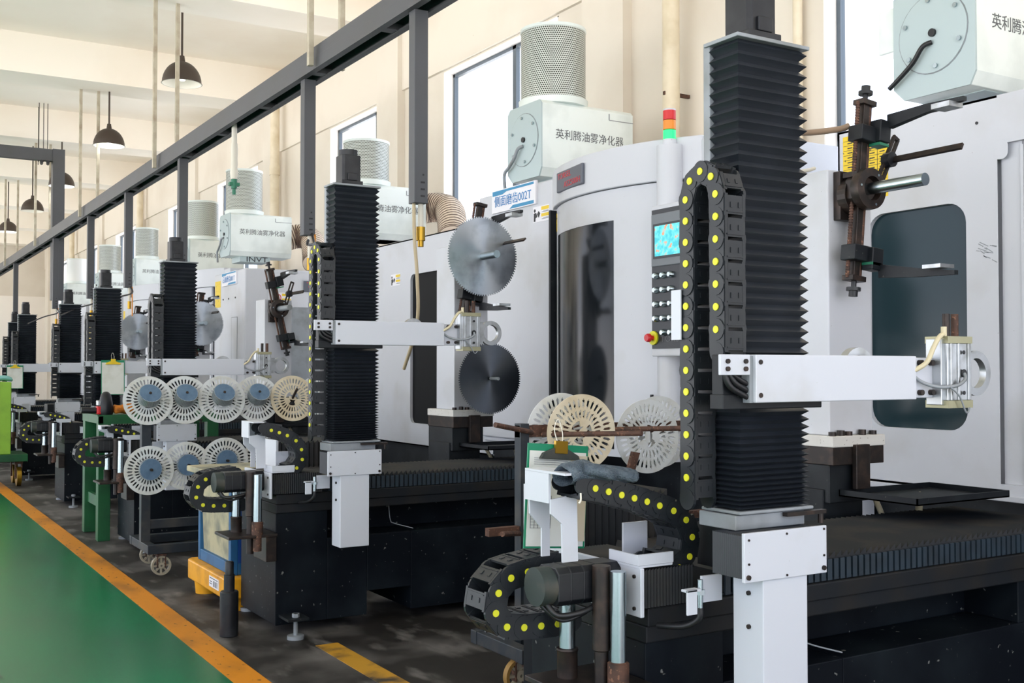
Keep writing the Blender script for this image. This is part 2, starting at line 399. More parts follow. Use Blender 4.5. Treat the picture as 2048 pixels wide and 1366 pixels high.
# ---------------------------------------------------------------- overhead busbar beam, drops, hangers
t = Thing('overhead_rail', 'long grey steel overhead rail running down the hall above the machines', 'rail', (3.19, 0, 4.0))
ry0, ry1 = -3., 36.
t.part('channel', MB().prism([(3.10, 4.13), (3.10, 4.045), (3.094, 4.04), (3.094, 3.95), (3.148, 3.95), (3.148, 3.962), (3.106, 3.962), (3.106, 4.118), (3.284, 4.118), (3.284, 3.962), (3.245, 3.962), (3.245, 3.95), (3.296, 3.95), (3.296, 4.13)], 'y', ry0, ry1), GREYB)
for k in range(28):
    y = ry0 + .6 + k * 1.32
    t.part('tie_plate', MB().box(3.106, 3.284, y, y + .09, 3.955, 4.0), GREYB)
for i, y in enumerate((6.35, 8.36, 12.25, 15.0, 17.65, 20.96, 26.4)):
    nm = ['nearest grey hanging drop post with brass regulator below', 'grey hanging drop post above the second bellows column', 'grey hanging drop post behind the third column motor', 'fourth grey hanging drop post from the camera', 'fifth grey hanging drop post from the camera', 'sixth grey hanging drop post from the camera', 'farthest grey hanging drop post at the left edge'][i]
    t = Thing('drop_post', nm, 'post', (3.19, y, 2.68), group='posts hanging from the overhead rail')
    x0, x1 = 3.13, 3.228
    m = MB().box(x0, x1, y, y + .09, 2.68, 3.95)
    t.part('post', m, GREYB, bevel=.004)
    for k in range(3): t.part('slot', MB().box(x0 + .045, x0 + .075, y - .0015, y + .002, 2.72 + k * .045, 2.732 + k * .045), HOSEB)
    t.part('slot', MB().box(x0 + .058, x0 + .07, y - .0015, y + .002, 2.86, 2.872), HOSEB)
    if i in (0, 1, 3, 4, 5):
        t.part('air_pipe', MB().cyl((3.2, y + .05, 2.5), (3.2, y + .05, 2.69), .018, 10), WTAPE, sm=40)
        if i == 0:
            g = MB(); g.cyl((3.2, y + .05, 2.44), (3.2, y + .05, 2.53), .03, 10); g.cyl((3.2, y + .05, 2.40), (3.2, y + .05, 2.44), .02, 10)
            t.part('regulator', g, BRASS, sm=40)
            t.part('hose', MB().tube(smooth_pts([(3.15, y + .05, 2.69), (3.15, y + .04, 2.45), (3.16, y + .02, 2.2), (3.2, y + .1, 1.9), (3.25, y + .4, 1.6)]), .012), HOSEY, sm=60)
        else:
            g = MB(); g.cyl((3.2, y + .05, 2.4), (3.2, y + .05, 2.5), .024, 10)
            t.part('regulator', g, BRASS, sm=40)
            t.part('cable', MB().tube(smooth_pts([(3.2, y, 2.69), (3.2, y - .1, 2.6), (2.9, y - .6, 2.5), (2.55, y - 1.3, 2.35)] if i != 1 else [(3.2, y, 2.69), (3.1, y - .3, 2.58), (2.9, y - .7, 2.52), (2.75, y - 1.1, 2.5)]), .011), HOSEB, sm=60)
            t.part('orange_cable', MB().tube([(3.225, y, 2.69), (3.228, y, 2.3)], .008), HOSEO, sm=60)
hang = [(8.0, 'nearest'), (13.06, 'second'), (17.87, 'third'), (22.6, 'fourth'), (27.3, 'fifth')]
for y, nm in hang:
    for s, x in (('left', 3.05), ('right', 3.31)):
        m = MB().box(x - .022, x + .022, y, y + .044, 3.96, ZB)
        solo('hanger_bar', m, ROD, '%s pair of galvanised hanger bars, %s bar beside the overhead rail' % (nm, s), 'hanger bar', (x, y, 3.96), 'hanger bars holding the overhead rail', bevel=.004)
# air coupling hanging from rail
t = Thing('air_coupling', 'white taped air hose with green coupling hanging under the overhead rail', 'air hose', (3.2, 10.46, 3.95))
t.part('hose', MB().cyl((3.2, 10.46, 3.72), (3.2, 10.46, 4.0), .026, 12), WTAPE, sm=40)
t.part('tape_wrap', MB().lathe([(.001, 3.45), (.034, 3.45), (.04, 3.52), (.03, 3.56), (.036, 3.6), (.032, 3.66), (.036, 3.74), (.03, 3.8), (.001, 3.8)], (3.2, 10.46, 0), 14), WTAPE, sm=40)
g = MB(); g.cyl((3.2, 10.46, 3.36), (3.2, 10.46, 3.45), .03, 10); g.obox((3.2, 10.46, 3.4), ((1, 0, 0), (0, 1, 0), (0, 0, 1)), (.05, .024, .016)); g.cyl((3.2, 10.46, 3.3), (3.2, 10.46, 3.36), .018, 8)
t.part('coupling', g, GREENF, sm=40)
# portal frame hung further back on the left
t = Thing('portal_frame', 'grey steel portal frame hanging at the upper left behind the rail', 'frame', (3.3, 21.7, 5.6))
t.part('crossbar', MB().box(-6, 3.22, 21.72, 21.86, 5.47, 5.69), GREYB)
t.part('upright', MB().box(3.22, 3.43, 21.7, 21.9, 2.88, 5.7), GREYB)
cl = MB()
for x in (3.02, 3.13): cl.cyl((x, 21.68, 5.44), (x + .03, 21.9, 5.44), .03, 8)
t.part('clamp', cl, HOSEB)
for k, (x, y) in enumerate(((2.98, 21.75), (3.06, 21.75), (3.02, 22.1), (3.13, 21.75))):
    t.part('thread_rod', MB().cyl((x, y, 5.44), (x, y, ZC), .0065, 6), DRKMET)
# pendant lamps
def lamp(y, lab, on):
    x = 3.46; z = 5.1
    t = Thing('pendant_lamp', lab, 'lamp', (x, y, z), group='pendant lamps in a row under the ceiling')
    t.part('stem', MB().cyl((x, y, z + .3), (x, y, ZB if any(q < y < q + .75 for q in beams) else ZC), .014, 8), LAMPK)
    t.part('socket', MB().lathe([(.001, z + .34), (.03, z + .34), (.042, z + .26), (.001, z + .26)], (x, y, 0), 14), LAMPK, sm=40)
    pr = [(.235 * math.cos(a), z + .27 * math.sin(a)) for a in [k * PI / 2 / 9 for k in range(10)]]; pr[-1] = (.001, z + .27)
    pi = [(r * .985, zz - .006) for r, zz in pr]; pi[-1] = (.001, z + .262)
    t.part('shade', MB().lathe([(.245, z - .004)] + pr, (x, y, 0), 32), LAMPK, sm=40)
    t.part('shade_lining', MB().lathe([(.243, z - .006)] + pi, (x, y, 0), 32), LAMPW, sm=40)
    bl = MB().lathe([(.001, z + .03), (.04, z + .04), (.06, z + .09), (.05, z + .15), (.03, z + .2), (.03, z + .26)], (x, y, 0), 16)
    t.part('bulb', bl, BULBON if on else BULBGLOW, sm=60)
    if on:
        l = bpy.data.lights.new('lamp_light', 'SPOT'); l.energy = 15; l.spot_size = 2.6; l.shadow_soft_size = .1; l.color = (.95, .98, 1)
        o = bpy.data.objects.new('lamp_light', l); COL.objects.link(o); o.parent = t.o; o.location = (0, 0, .02)
for y, lab, on in ((13.46, 'nearest dark dome pendant lamp, unlit, behind a hanger bar', 0), (17.82, 'second dark dome pendant lamp, brightly lit', 1), (22.25, 'dome pendant lamp half hidden behind the portal upright', 1), (26.1, 'fourth dome pendant lamp with long stem, left of the portal upright', 0), (30.4, 'farthest dome pendant lamp at the left edge, lit', 1)):
    lamp(y, lab, on)

# ---------------------------------------------------------------- cable chains
def cable_chain(t, pts, plane, w0, w1, h, pinside, parent=None, name='cable_chain', pinr=.0115, pins=True):
    """links along a polyline of joints; plane 'xz' (width along y) or 'yz' (width along x)"""
    P3 = (lambda a, z, w: V((a, w, z))) if plane == 'xz' else (lambda a, z, w: V((w, a, z)))
    W = V((0, 1, 0)) if plane == 'xz' else V((1, 0, 0))
    mb = MB(); wm = (w0 + w1) / 2; hw = (w1 - w0) / 2
    for i in range(len(pts) - 1):
        a, b = V((pts[i][0], pts[i][1])), V((pts[i + 1][0], pts[i + 1][1])); d = b - a; L = d.length; d /= L; n = V((-d.y, d.x)); c = (a + b) / 2
        D3 = P3(d.x, d.y, 0) ; N3 = P3(n.x, n.y, 0)
        e = .0015 if i % 2 else 0
        for s in (-1, 1):
            mb.obox(P3(c.x, c.y, wm + s * (hw - .006 - e)), (D3, N3, W), (L * .5, h * .5 - .001 * (i % 2), .006))
            mb.obox(P3(c.x, c.y, wm + s * (hw - .003 - e)), (D3, N3, W), (L * .3, h * .46, .006))
        for s in (-1, 1):
            q = c + n * s * (h * .5 - .004)
            mb.obox(P3(q.x, q.y, wm), (D3, N3, W), (L * .42, .0035, hw - .012))
            q2 = c + n * s * (h * .5 - .001)
            for u in (-1, 1):
                mb.obox(P3(q2.x, q2.y, wm + u * hw * .38), (D3, N3, W), (L * .12, .003, hw * .09))
            mb.obox(P3(q2.x - d.x * L * .3, q2.y - d.y * L * .3, wm), (D3, N3, W), (L * .03, .0028, hw * .8))
    sp_ = min((V(pts[i + 1]) - V(pts[i])).length for i in range(len(pts) - 1))
    for i, p in enumerate(pts):
        e = .004 + .0012 * (i % 2)
        for s in (w0, w1): mb.cyl(P3(p[0], p[1], s - e), P3(p[0], p[1], s + e), min(h * .5, sp_ * (.62 if i % 2 else .56)), 16)
    o = t.part(name, mb, CHAIN, parent)
    if pins:
        for p in pts[1:-1]:
            s = w0 if pinside < 0 else w1
            t.part('link_pin', MB().cyl(P3(p[0], p[1], s - .0075 if pinside < 0 else s), P3(p[0], p[1], s if pinside < 0 else s + .0075), pinr, 12), YDOT, o)
    return o
def vchain_pts(yf, yb, zf, zb, ztop, pitch=.064):
    r = (yb - yf) / 2; zc = ztop - r
    segs = []; L1 = zc - zf; n1 = max(1, round(L1 / pitch))
    segs += [(yf, zf + L1 * i / n1) for i in range(n1)]
    segs += [(yf + r - r * math.cos(a), zc + r * 1.15 * math.sin(a)) for a in [PI * i / 4 for i in range(5)]]
    L2 = zc - zb; n2 = round(L2 / pitch)
    segs += [(yb, zc - L2 * i / n2) for i in range(1, n2 + 1)]
    return segs
def vbellows(mb, x0, x1, y0, y1, za, zb, pa, pb, dep=.018):
    zs = [za]; up = zb > za
    L = abs(zb - za)
    z = 0
    while z < L - .004:
        p = pa + (pb - pa) * z / L; z += p / 2; zs.append(za + (1 if up else -1) * min(z, L))
    loops = []
    for i, q in enumerate(zs):
        e = dep if i % 2 == 0 else 0
        loops.append([(x0 + e, y0 + e, q), (x1 - e, y0 + e, q), (x1 - e, y1 - e * .3, q), (x0 + e, y1 - e * .3, q)])
    mb.rings(loops); return mb
def hbellows(mb, xa, xb, y0, y1, z0, z1, pitch, dep, side=.006, duty=.5):
    n = max(2, round((xb - xa) / pitch)); loops = []; p = (xb - xa) / n
    for i in range(n):
        for f, e in ((0, 1), (duty, 0)):
            x = xa + p * (i + f); loops.append([(x, y0 + side * e, z0), (x, y0 + side * e, z1 - dep * e), (x, y1 - side * e, z1 - dep * e), (x, y1 - side * e, z0)])
    mb.rings(loops); return mb
def bolts(mb, pts, r=.009, h=.01, ax=(0, -1, 0)):
    for p in pts: mb.cyl(p, V(p) + V(ax) * h, r, 10)
    return mb
def each(P, name, pts, r, h, m, par=None, ax=(0, -1, 0)):
    for p in pts: P(name, bolts(MB(), [p], r, h, ax), m, par)

# ---------------------------------------------------------------- gantry loader (bed, carriage, column, arm, chains)
CARRIAGE = []
def loader(k, c, za, ztop, label, near=False):
    off = (.04 if k == 1 else 0, 3.6 * k, 0)
    t = Thing('gantry_loader', label, 'machine loader', (2.17, 2.75, 0), off, 'gantry loaders in a row')
    P = t.part
    # --- bed
    b = MB(); xe = 4.5; yb = 3.42
    b.box(2.17, 2.5, 2.75, yb, .06, .73); b.box(2.5, 2.765, 2.75, yb, .06, .56); b.box(2.765, 3.07, 2.75, yb, .207, .56); b.box(3.07, xe, 2.75, yb, .06, .56)
    b.box(4.1, xe, 2.75, yb, .56, .73); b.box(2.5, 4.1, 3.0, yb, .56, .73)
    b.box(2.165, xe, 2.745, yb + .01, .845, .855)
    P('bed', b, BED, bevel=.004)
    P('rail', MB().box(2.165, xe, 2.728, yb + .01, .785, .845).box(2.167, xe, 2.74, yb + .01, .73, .785), BEDRAIL, bevel=.005)
    if near: P('hose', MB().tube(smooth_pts([(2.98, 2.9, .74), (2.985, 2.88, .62), (3.0, 2.84, .6), (3.1, 2.78, .57)]), .003), GREYL)
    for (fx, fy, s) in ((2.25, 2.62, 1), (2.25, 3.52, 1)) if k != 0 else ((2.25, 3.52, 1),):
        f = P('levelling_foot', MB().cyl((fx, fy, 0), (fx, fy, .022), .05, 16), GREYL, sm=40)
        P('bolt', MB().cyl((fx, fy, .02), (fx, fy, .15), .013, 10).cyl((fx, fy, .128), (fx, fy, .15), .022, 6), GREYL, f)
        P('foot_bracket', MB().box(fx - .06, fx + .07, min(fy - .04, fy + .15) if fy < 3 else fy - .1, fy + .14 if fy < 3 else fy + .04, .11, .125), BLACK, f)
    P('end_plate', MB().box(2.115, 2.13, 2.70, 3.19, .825, .978), WHITE, bevel=.003)
    fb = MB(); hbellows(fb, 2.13, 2.34 + c, 2.71, 3.18, .85, .972, .012, .006, .005); P('fine_bellows', fb, BELD)
    each(P, 'end_bolt', [(2.115, y, z) for y in (2.73, 3.16) for z in (.85, .95)], .006, .006, DRKMET, None, (-1, 0, 0))
    rb = MB(); hbellows(rb, 2.5, xe, 2.752, 3.36, .85, .948, .032, .026, .012, .62); P('bed_bellows', rb, BELD)
    sk = MB(); q = (xe - 2.5) / round((xe - 2.5) / .032)
    for i in range(round((xe - 2.5) / .032)): sk.box(2.5 + q * i + .004, 2.5 + q * (i + 1) - .006, 2.742, 2.75, .848, .922)
    P('bellows_skirt', sk, SKIRT)
    if near:
        q = MB(); hbellows(q, 2.425, 2.85, 3.45, 3.85, .86, 1.115, .034, .022, .01, .62); P('rear_bellows', q, BELD)
        P('rear_plate', MB().box(2.41, 2.425, 3.44, 3.86, .86, 1.122), WHITE)
        P('rear_bed', MB().box(2.41, 2.9, 3.44, 3.86, .0, .86), BED)
    # --- drive motor at the bed end
    m = MB(); m.prism([(2.86 + .06 * x, .925 + .06 * z) for x, z in ((-1, -.7), (-.7, -1), (.7, -1), (1, -.7), (1, .7), (.7, 1), (-.7, 1), (-1, .7))], 'x', 1.875, 2.115)
    for x in (1.92, 1.97, 2.02): m.prism([(2.86 + .0615 * x_, .925 + .0615 * z) for x_, z in ((-1, -.7), (-.7, -1), (.7, -1), (1, -.7), (1, .7), (.7, 1), (-.7, 1), (-1, .7))], 'x', x, x + .006)
    mo = P('drive_motor', m, MOTOR, bevel=.004)
    P('motor_cap', MB().cyl((1.825, 2.86, .925), (1.876, 2.86, .925), .06, 24), MOTORG, mo, sm=40)
    P('motor_cable', MB().tube(smooth_pts([(1.86, 2.84, .87), (1.88, 2.81, .84), (1.95, 2.79, .845), (2.02, 2.8, .86)]), .009).tube(smooth_pts([(1.85, 2.86, .865), (1.9, 2.83, .82), (1.97, 2.82, .83), (2.05, 2.83, .86)]), .007), HOSEB, mo, sm=60)
    # --- rod holder
    sh = P('rod_shelf', MB().box(1.87, 2.165, 2.70, 2.99, .60, .618).box(2.1, 2.165, 2.72, 2.95, .45, .6), DRKMET, bevel=.003)
    P('chrome_rod', MB().cyl((2.05, 2.73, .68), (2.05, 2.73, .972), .0255, 20), STEEL, sh, sm=40)
    P('rusty_sleeve', MB().lathe([(.001, .52), (.025, .52), (.025, .6), (.034, .6), (.034, .69), (.026, .695)], (2.05, 2.73, 0), 18), RUST, sh, sm=40)
    P('dark_rod', MB().lathe([(.001, .5), (.022, .5), (.022, .72), (.029, .725), (.029, .985), (.001, .985)], (2.022, 2.78, 0), 18), DRKMET, sh, sm=40)
    P('chrome_rod', MB().cyl((1.975, 2.9, .70), (1.975, 2.9, .88), .026, 20), STEEL, sh, sm=40)
    P('steel_sleeve', MB().lathe([(.001, .615), (.033, .615), (.033, .70), (.036, .705), (.034, .71), (.026, .712)], (1.975, 2.9, 0), 18), DRKMET, sh, sm=40)
    # --- low chain loop at bed end
    cable_chain(t, [(2.0, .962), (1.937, .956), (1.874, .948), (1.81, .935), (1.764, .892), (1.754, .83), (1.795, .782), (1.859, .773), (1.924, .77), (1.988, .769), (2.05, .77)], 'xz', 2.98, 3.11, .084, -1, name='low_cable_chain')
    # --- chain bracket
    bx_, bz_ = {1: (0, 1.), 2: (.17, 1.), 0: (.05, .36)}[int(near)]
    br = P('chain_bracket', MB().prism([(1.855, 1.197), (1.952, 1.21), (1.956, 1.0), (1.899, 1.0), (1.896, 1.12), (1.855, 1.153)], 'y', 2.812, 2.82).prism([(1.861, 1.276), (1.935, 1.276), (1.935, 1.183), (1.861, 1.188)], 'y', 2.95, 2.957).box(1.852, 1.86, 2.821, 2.958, 1.185, 1.2765).prism([(1.858, 1.188), (1.935, 1.183), (1.935, 1.0), (1.905, 1.0), (1.905, 1.09), (1.86, 1.14)], 'y', 2.94, 2.948).box(1.852, 1.93, 2.73, 2.958, 1.277, 1.284).bend(lambda p: V((p.x + bx_, p.y, 1.0 + (p.z - 1.0) * bz_))), WHITE)
    # --- carriage
    n0 = len(t.o.children)
    x0, x1 = 2.233 + c, 2.573 + c
    P('carriage_cover', MB().box(x0, x1, 2.365, 2.377, .976, 1.12), WHITE, bevel=.002)
    cb = MB(); hb = MB(); hbellows(hb, 0, .135, 0, .33, .985, 1.112, .009, .004, .004)
    cb.add([(x0 + .005 + q[1], 2.377 + q[0], q[2]) for q in hb.v], [f[::-1] for f in hb.f]); P('carriage_bellows', cb, BEL)
    each(P, 'cover_screw', [(x0 + dx, 2.365, z) for dx, z in ((.014, .992), (.325, .992))], .0075, .006, DRKMET)
    each(P, 'cover_screw', [(x0 + dx, 2.365, z) for dx, z in ((.017, 1.1), (.17, 1.108), (.327, 1.11), (.017, 1.03), (.327, 1.03), (.17, .985))], .0035, .003, DRKMET)
    P('carriage_leg', MB().box(x0 + .08, x0 + .263, 2.372, 2.5, .555, .978), WHITE, bevel=.003)
    each(P, 'leg_screw', [(x0 + .08, 2.43, z) for z in (.93, .83)], .007, .007, DRKMET, None, (-1, 0, 0))
    P('base_plate', MB().box(x0 + .05, x1 - .0, 2.455, 2.62, 1.113, 1.158).box(x0 + .06, x1 + .03, 2.445, 2.62, 1.160, 1.170), GREYL, bevel=.003)
    P('hinge_bar', MB().box(x0 + .24, x0 + .41, 2.43, 2.45, 1.145, 1.157).cyl((x0 + .395, 2.44, 1.115), (x0 + .395, 2.44, 1.155), .009, 10), DRKMET)
    P('saddle', MB().box(x0 + .2, x1 - .02, 2.515, 2.8, .95, 1.09), BLACK)
    sb = P('sensor_bracket', MB().box(x0 - .075, x0 - .035, 2.53, 2.537, .86, .935).box(x0 - .075, x0 - .02, 2.53, 2.56, .927, .935), WHITE, bevel=.002)
    P('sensor', MB().cyl((x0 - .012, 2.545, .875), (x0 - .012, 2.545, .96), .0085, 12).cyl((x0 - .012, 2.545, .915), (x0 - .012, 2.545, .93), .016, 6), STEEL, sb, sm=40)
    P('sensor_cable', MB().tube(smooth_pts([(x0 - .012, 2.545, .875), (x0 - .014, 2.55, .84), (x0 - .03, 2.6, .81), (x0 - .05, 2.7, .795)]), .010), HOSEB, sb, sm=60)
    P('side_plate', MB().box(x0 + .01, x0 + .09, 2.56, 2.57, .885, .965), WHITE)
    # --- column
    cx0, cx1, cy0, cy1 = x0 + .066, x0 + .361, 2.452, 2.582
    zt = ztop
    lo = MB(); vbellows(lo, cx0, cx1, cy0, cy1, za - .02, 1.172, .026, .012); P('lower_bellows', lo, BEL)
    up = MB()
    if near == 1: vbellows(up, cx0, cx1, cy0, cy1, zt, za + .14, .0345, .033)
    else: vbellows(up, cx0, cx1, cy0, cy1, zt, za + .14, .037, .018)
    P('upper_bellows', up, BEL)
    P('column_back', MB().box(cx0 + .002, cx1 + .006, cy1, cy1 + .03, 1.12, zt + .005), GREYL, bevel=.003)
    P('top_plate', MB().box(cx0 - .006, cx1 + .006, cy0 - .006, cy1 + .02, zt, zt + .012), GREYL, bevel=.002)
    mx, my = cx0 + .12, cy0 + .072
    mm = MB(); w = .060
    mm.prism([(mx + w * a, my + w * b_) for a, b_ in ((-1, -.8), (-.8, -1), (.8, -1), (1, -.8), (1, .8), (.8, 1), (-.8, 1), (-1, .8))], 'z', zt + .02, zt + (.36 if near == 1 else .19))
    mm.box(mx - .068, mx + .068, my - .068, my + .068, zt + .012, zt + .035); mm.box(mx - .03, mx + .03, my - .07, my - .055, zt + .035, zt + .08)
    mo = P('lift_motor', mm, MOTOR, bevel=.003)
    if near != 1: P('motor_cap', MB().cyl((mx, my, zt + .19), (mx, my, zt + .225), .056, 20), MOTOR, mo, sm=40)
    # --- arm and slide
    P('slide_block', MB().box(x0 - .045, x0 + .07, 2.405, 2.452, za - .005, za + .142).box(x0 - .048, cx1, 2.40, 2.458, za - .02, za + .025), BLACK, bevel=.003)
    P('slide_plate', MB().box(x0 + .03, x0 + .05, 2.372, 2.405, za, za + .138), GREYL)
    ch_b = P('clamp_plate', MB().box(x0 - .088, x0 + .028, 2.366, 2.376, za + .082, za + .142), WHITE, bevel=.002)
    each(P, 'clamp_bolt', [(x0 + a, 2.368, za + z) for a in (-.062, .008) for z in (.1, .122)], .007, .009, DRKMET, ch_b)
    P('cable_bundle', MB().tube(smooth_pts([(x0 - .05, 2.39, za + .085), (x0 - .03, 2.385, za + .045), (x0 + .05, 2.385, za + .01)]), .009).tube(smooth_pts([(x0 - .035, 2.39, za + .085), (x0 - .01, 2.385, za + .055), (x0 + .05, 2.385, za + .03)]), .009).tube(smooth_pts([(x0 - .02, 2.39, za + .085), (x0 + .01, 2.385, za + .065), (x0 + .05, 2.385, za + .05)]), .008), HOSEB, sm=60)
    ax0, ax1 = x0 + .045, x0 + .758
    arm = P('arm', MB().box(ax0, ax1, 2.36, 2.44, za, za + .142), WHITE, bevel=.003)
    each(P, 'arm_screw', [(ax0 + .018, 2.36, za + z) for z in (.022, .12)], .0075, .003, DRKMET, arm)
    gp = P('gripper_plate', MB().box(ax1, x0 + .865, 2.375, 2.44, za + .004, za + .137), WHITE, bevel=.003)
    each(P, 'gripper_bolt', [(ax1 + a, 2.375, za + z) for a in (.03, .085) for z in (.022, .12)], .0095, .016, DRKMET, gp)
    gx = x0 + .868
    g = MB(); g.box(gx, gx + .125, 2.325, 2.41, za - .005, za + .185)
    for a in (.012, .05, .102): g.box(gx + a, gx + a + .011, 2.32, 2.326, za - .005, za + .185)
    g.box(gx - .012, gx + .002, 2.34, 2.40, za - .02, za + .2)
    gb = P('gripper_cylinder', g, ALU, bevel=.002)
    for q0, q1 in ((-.03, -.005), (.185, .208)): P('cylinder_cap', MB().box(gx, gx + .127, 2.322, 2.412, za + q0, za + q1), ALUY, gb)
    P('port', MB().cyl((gx + .077, 2.3195, za + .085), (gx + .077, 2.3175, za + .085), .014, 16).cyl((gx + .077, 2.3195, za + .155), (gx + .077, 2.3175, za + .155), .007, 12).cyl((gx + .077, 2.3195, za + .02), (gx + .077, 2.3175, za + .02), .007, 12), HOSEB, gb)
    for dx in (.055, .1): P('guide_pin', MB().cyl((gx + dx, 2.37, za + .2), (gx + dx, 2.37, za + .285), .0125, 12), DRKMET if dx < .08 else RUST, gb, sm=40)
    P('ring_jaw', MB().ring((gx + .24, 2.40, za + .085), 'y', .078, .052, .025).box(gx + .12, gx + .18, 2.385, 2.41, za + .015, za + .155), ALU, gb, sm=40)
    P('rear_jaw', MB().ring((ax0 + .55, 2.47, za + .1), 'y', .07, .045, .03), ALU, gb, sm=40)
    hs = MB()
    hs.tube(smooth_pts([(ax1 - .005, 2.372, za + .08), (ax1 + .03, 2.36, za + .055), (ax1 + .08, 2.335, za + .04), (gx + .03, 2.312, za + .045), (gx + .07, 2.31, za + .065), (gx + .077, 2.318, za + .085)]), .006)
    hs.tube(smooth_pts([(gx + .0, 2.315, za + .04), (gx + .04, 2.31, za + .01), (gx + .075, 2.31, za - .045), (gx + .1, 2.315, za - .03)]), .003)
    P('signal_wires', hs, GREYL, gb, sm=60)
    P('air_line', MB().tube(smooth_pts([(ax1 - .01, 2.372, za + .09), (ax1 + .03, 2.345, za + .12), (ax1 + .06, 2.34, za + .17), (ax1 + .09, 2.34, za + .205), (gx + .01, 2.345, za + .215)]), .0085).cyl((gx + .01, 2.345, za + .2), (gx + .01, 2.345, za + .24), .01, 8), HOSEC, gb, sm=60)
    # --- vertical chain and horizontal chain
    ct = 2.19 + (za - 1.5) * .5
    cable_chain(t, vchain_pts(2.452, 2.588, za + .15, 1.2, ct), 'yz', x0 - .022, x0 + .06, .07, -1, name='vertical_cable_chain', pinr=.0115, pins=bool(near))
    if near == 1: P('chain_strip', MB().box(x0 - .034, x0 - .03, 2.605, 2.65, 1.69, 1.845), WHITE)
    H = [(1.914, 1.245), (1.96, 1.234), (2.01, 1.221), (2.06, 1.208), (2.11, 1.195), (2.16, 1.181), (2.211, 1.165), (2.268, 1.145), (2.32, 1.112), (2.345, 1.055), (2.334, .993), (2.29, .962), (2.235, .975)]
    n1 = list(t.o.children)
    if near == 2: H = [(2.08, 1.245), (2.13, 1.232), (2.18, 1.217), (2.23, 1.198), (2.285, 1.165), (2.32, 1.11), (2.325, 1.05), (2.29, 1.0), (2.235, .985)]
    if near == 0: H = [(1.96, 1.075), (2.01, 1.068), (2.06, 1.058), (2.11, 1.046), (2.16, 1.03), (2.205, 1.005), (2.225, .965), (2.21, .925), (2.165, .905)]
    cable_chain(t, H, 'xz', 2.73, 2.855, .08 if near else .06, -1, name='horizontal_cable_chain', pinr=.0105)
    tc = {1: 0, 2: .02, 0: -.02}[int(near)]
    P('chain_tray', MB().box(2.11 + tc, 2.25 + tc, 2.705, 2.713, .986, 1.02).box(2.111 + tc, 2.119 + tc, 2.714, 2.86, .986, 1.018).box(2.112 + tc, 2.248 + tc, 2.707, 2.858, .978, .985).box(2.2 + tc, 2.3 + tc, 2.9, 2.908, .985, 1.09), WHITE)
    t.car = [o.name for o in t.o.children]
    return t
NAMES = ['nearest gantry loader, with tall bellows column and white arm at the right front', 'second gantry loader from the camera, its bed end beside the black stepped cylinder', 'third gantry loader, standing behind the trolley of white slotted discs']
LD = [loader(0, 0, 1.5, 2.612, NAMES[0], 1), loader(1, .114, 1.742, 2.695, NAMES[1], 2), loader(2, .038, 1.545, 2.53, NAMES[2], 0)]
CARN = ('carriage', 'cover_sc', 'leg_', 'base_pl', 'hinge', 'sensor_b', 'side_pl', 'lower_b', 'upper_b', 'column', 'top_pl', 'lift', 'slide', 'clamp_pl', 'cable_bun', 'arm', 'gripper', 'vertical')
for k, c, lab in ((3, .142, 'fourth gantry loader, column just right of the portal upright behind the green bench'), (4, .32, 'fifth gantry loader, column rising behind the far green clipboard'), (5, .21, 'sixth gantry loader, dark column near the left edge in front of another'), (6, .47, 'farthest gantry loader, mostly hidden behind the sixth column at the left edge')):
    o = copy_tree(LD[2].o); o.location.y = 2.75 + 3.6 * k; o['label'] = lab
    for ch in o.children:
        if ch.name.startswith(CARN): ch.location.x += c - .038

# ---------------------------------------------------------------- grinding machine cabinets
def fx(x, y0, z0):   # lettering on a face that looks towards -X
    return lambda a, b, c: (x - c, y0 - a, z0 + b)
def fy(y, x0, z0):   # lettering on a face that looks towards -Y
    return lambda a, b, c: (x0 + a, y - c, z0 + b)
def sticker(P, par, x, y, z, w=.24, h=.125, red=False):
    """caution label with a reading figure on a -X face, centre y,z"""
    s = P('caution_label', MB().box(x - .003, x, y - w / 2, y + w / 2, z - h / 2, z + h / 2), SIGNW, par)
    P('yellow_bars', MB().box(x - .0045, x - .003, y - w * .47, y - w * .02, z + h * .22, z + h * .44).box(x - .0045, x - .003, y - w * .47, y - w * .02, z - h * .2, z + h * .0), YSTK, par)
    f = MB(); yc = y + w * .3
    if red: f.ring((x - .004, y + w * .25, z), 'x', h * .42, h * .34, .002)
    else:
        f.cyl((x - .0045, yc + .02, z + h * .25), (x - .003, yc + .02, z + h * .25), h * .11, 14)
        f.prism([(yc + .035, z + .01), (yc, z + .015), (yc - .02, z - .02), (yc + .01, z - .03), (yc + .01, z - .055), (yc + .035, z - .055)], 'x', x - .0045, x - .003)
        f.prism([(yc - .015, z + .0), (yc - .035, z + .025), (yc - .06, z + .005), (yc - .04, z - .03)], 'x', x - .0045, x - .003)
    P('pictogram', f, REDP if red else INK, par)
    l = MB()
    for i in range(2): l.box(x - .0045, x - .003, y - w * .45, y - w * .05, z + h * (.08 - .44 * i), z + h * (.11 - .44 * i)); l.box(x - .0045, x - .003, y - w * .45, y - w * .15, z + h * (.14 - .44 * i), z + h * (.165 - .44 * i))
    P('small_print', l, INKG, par)
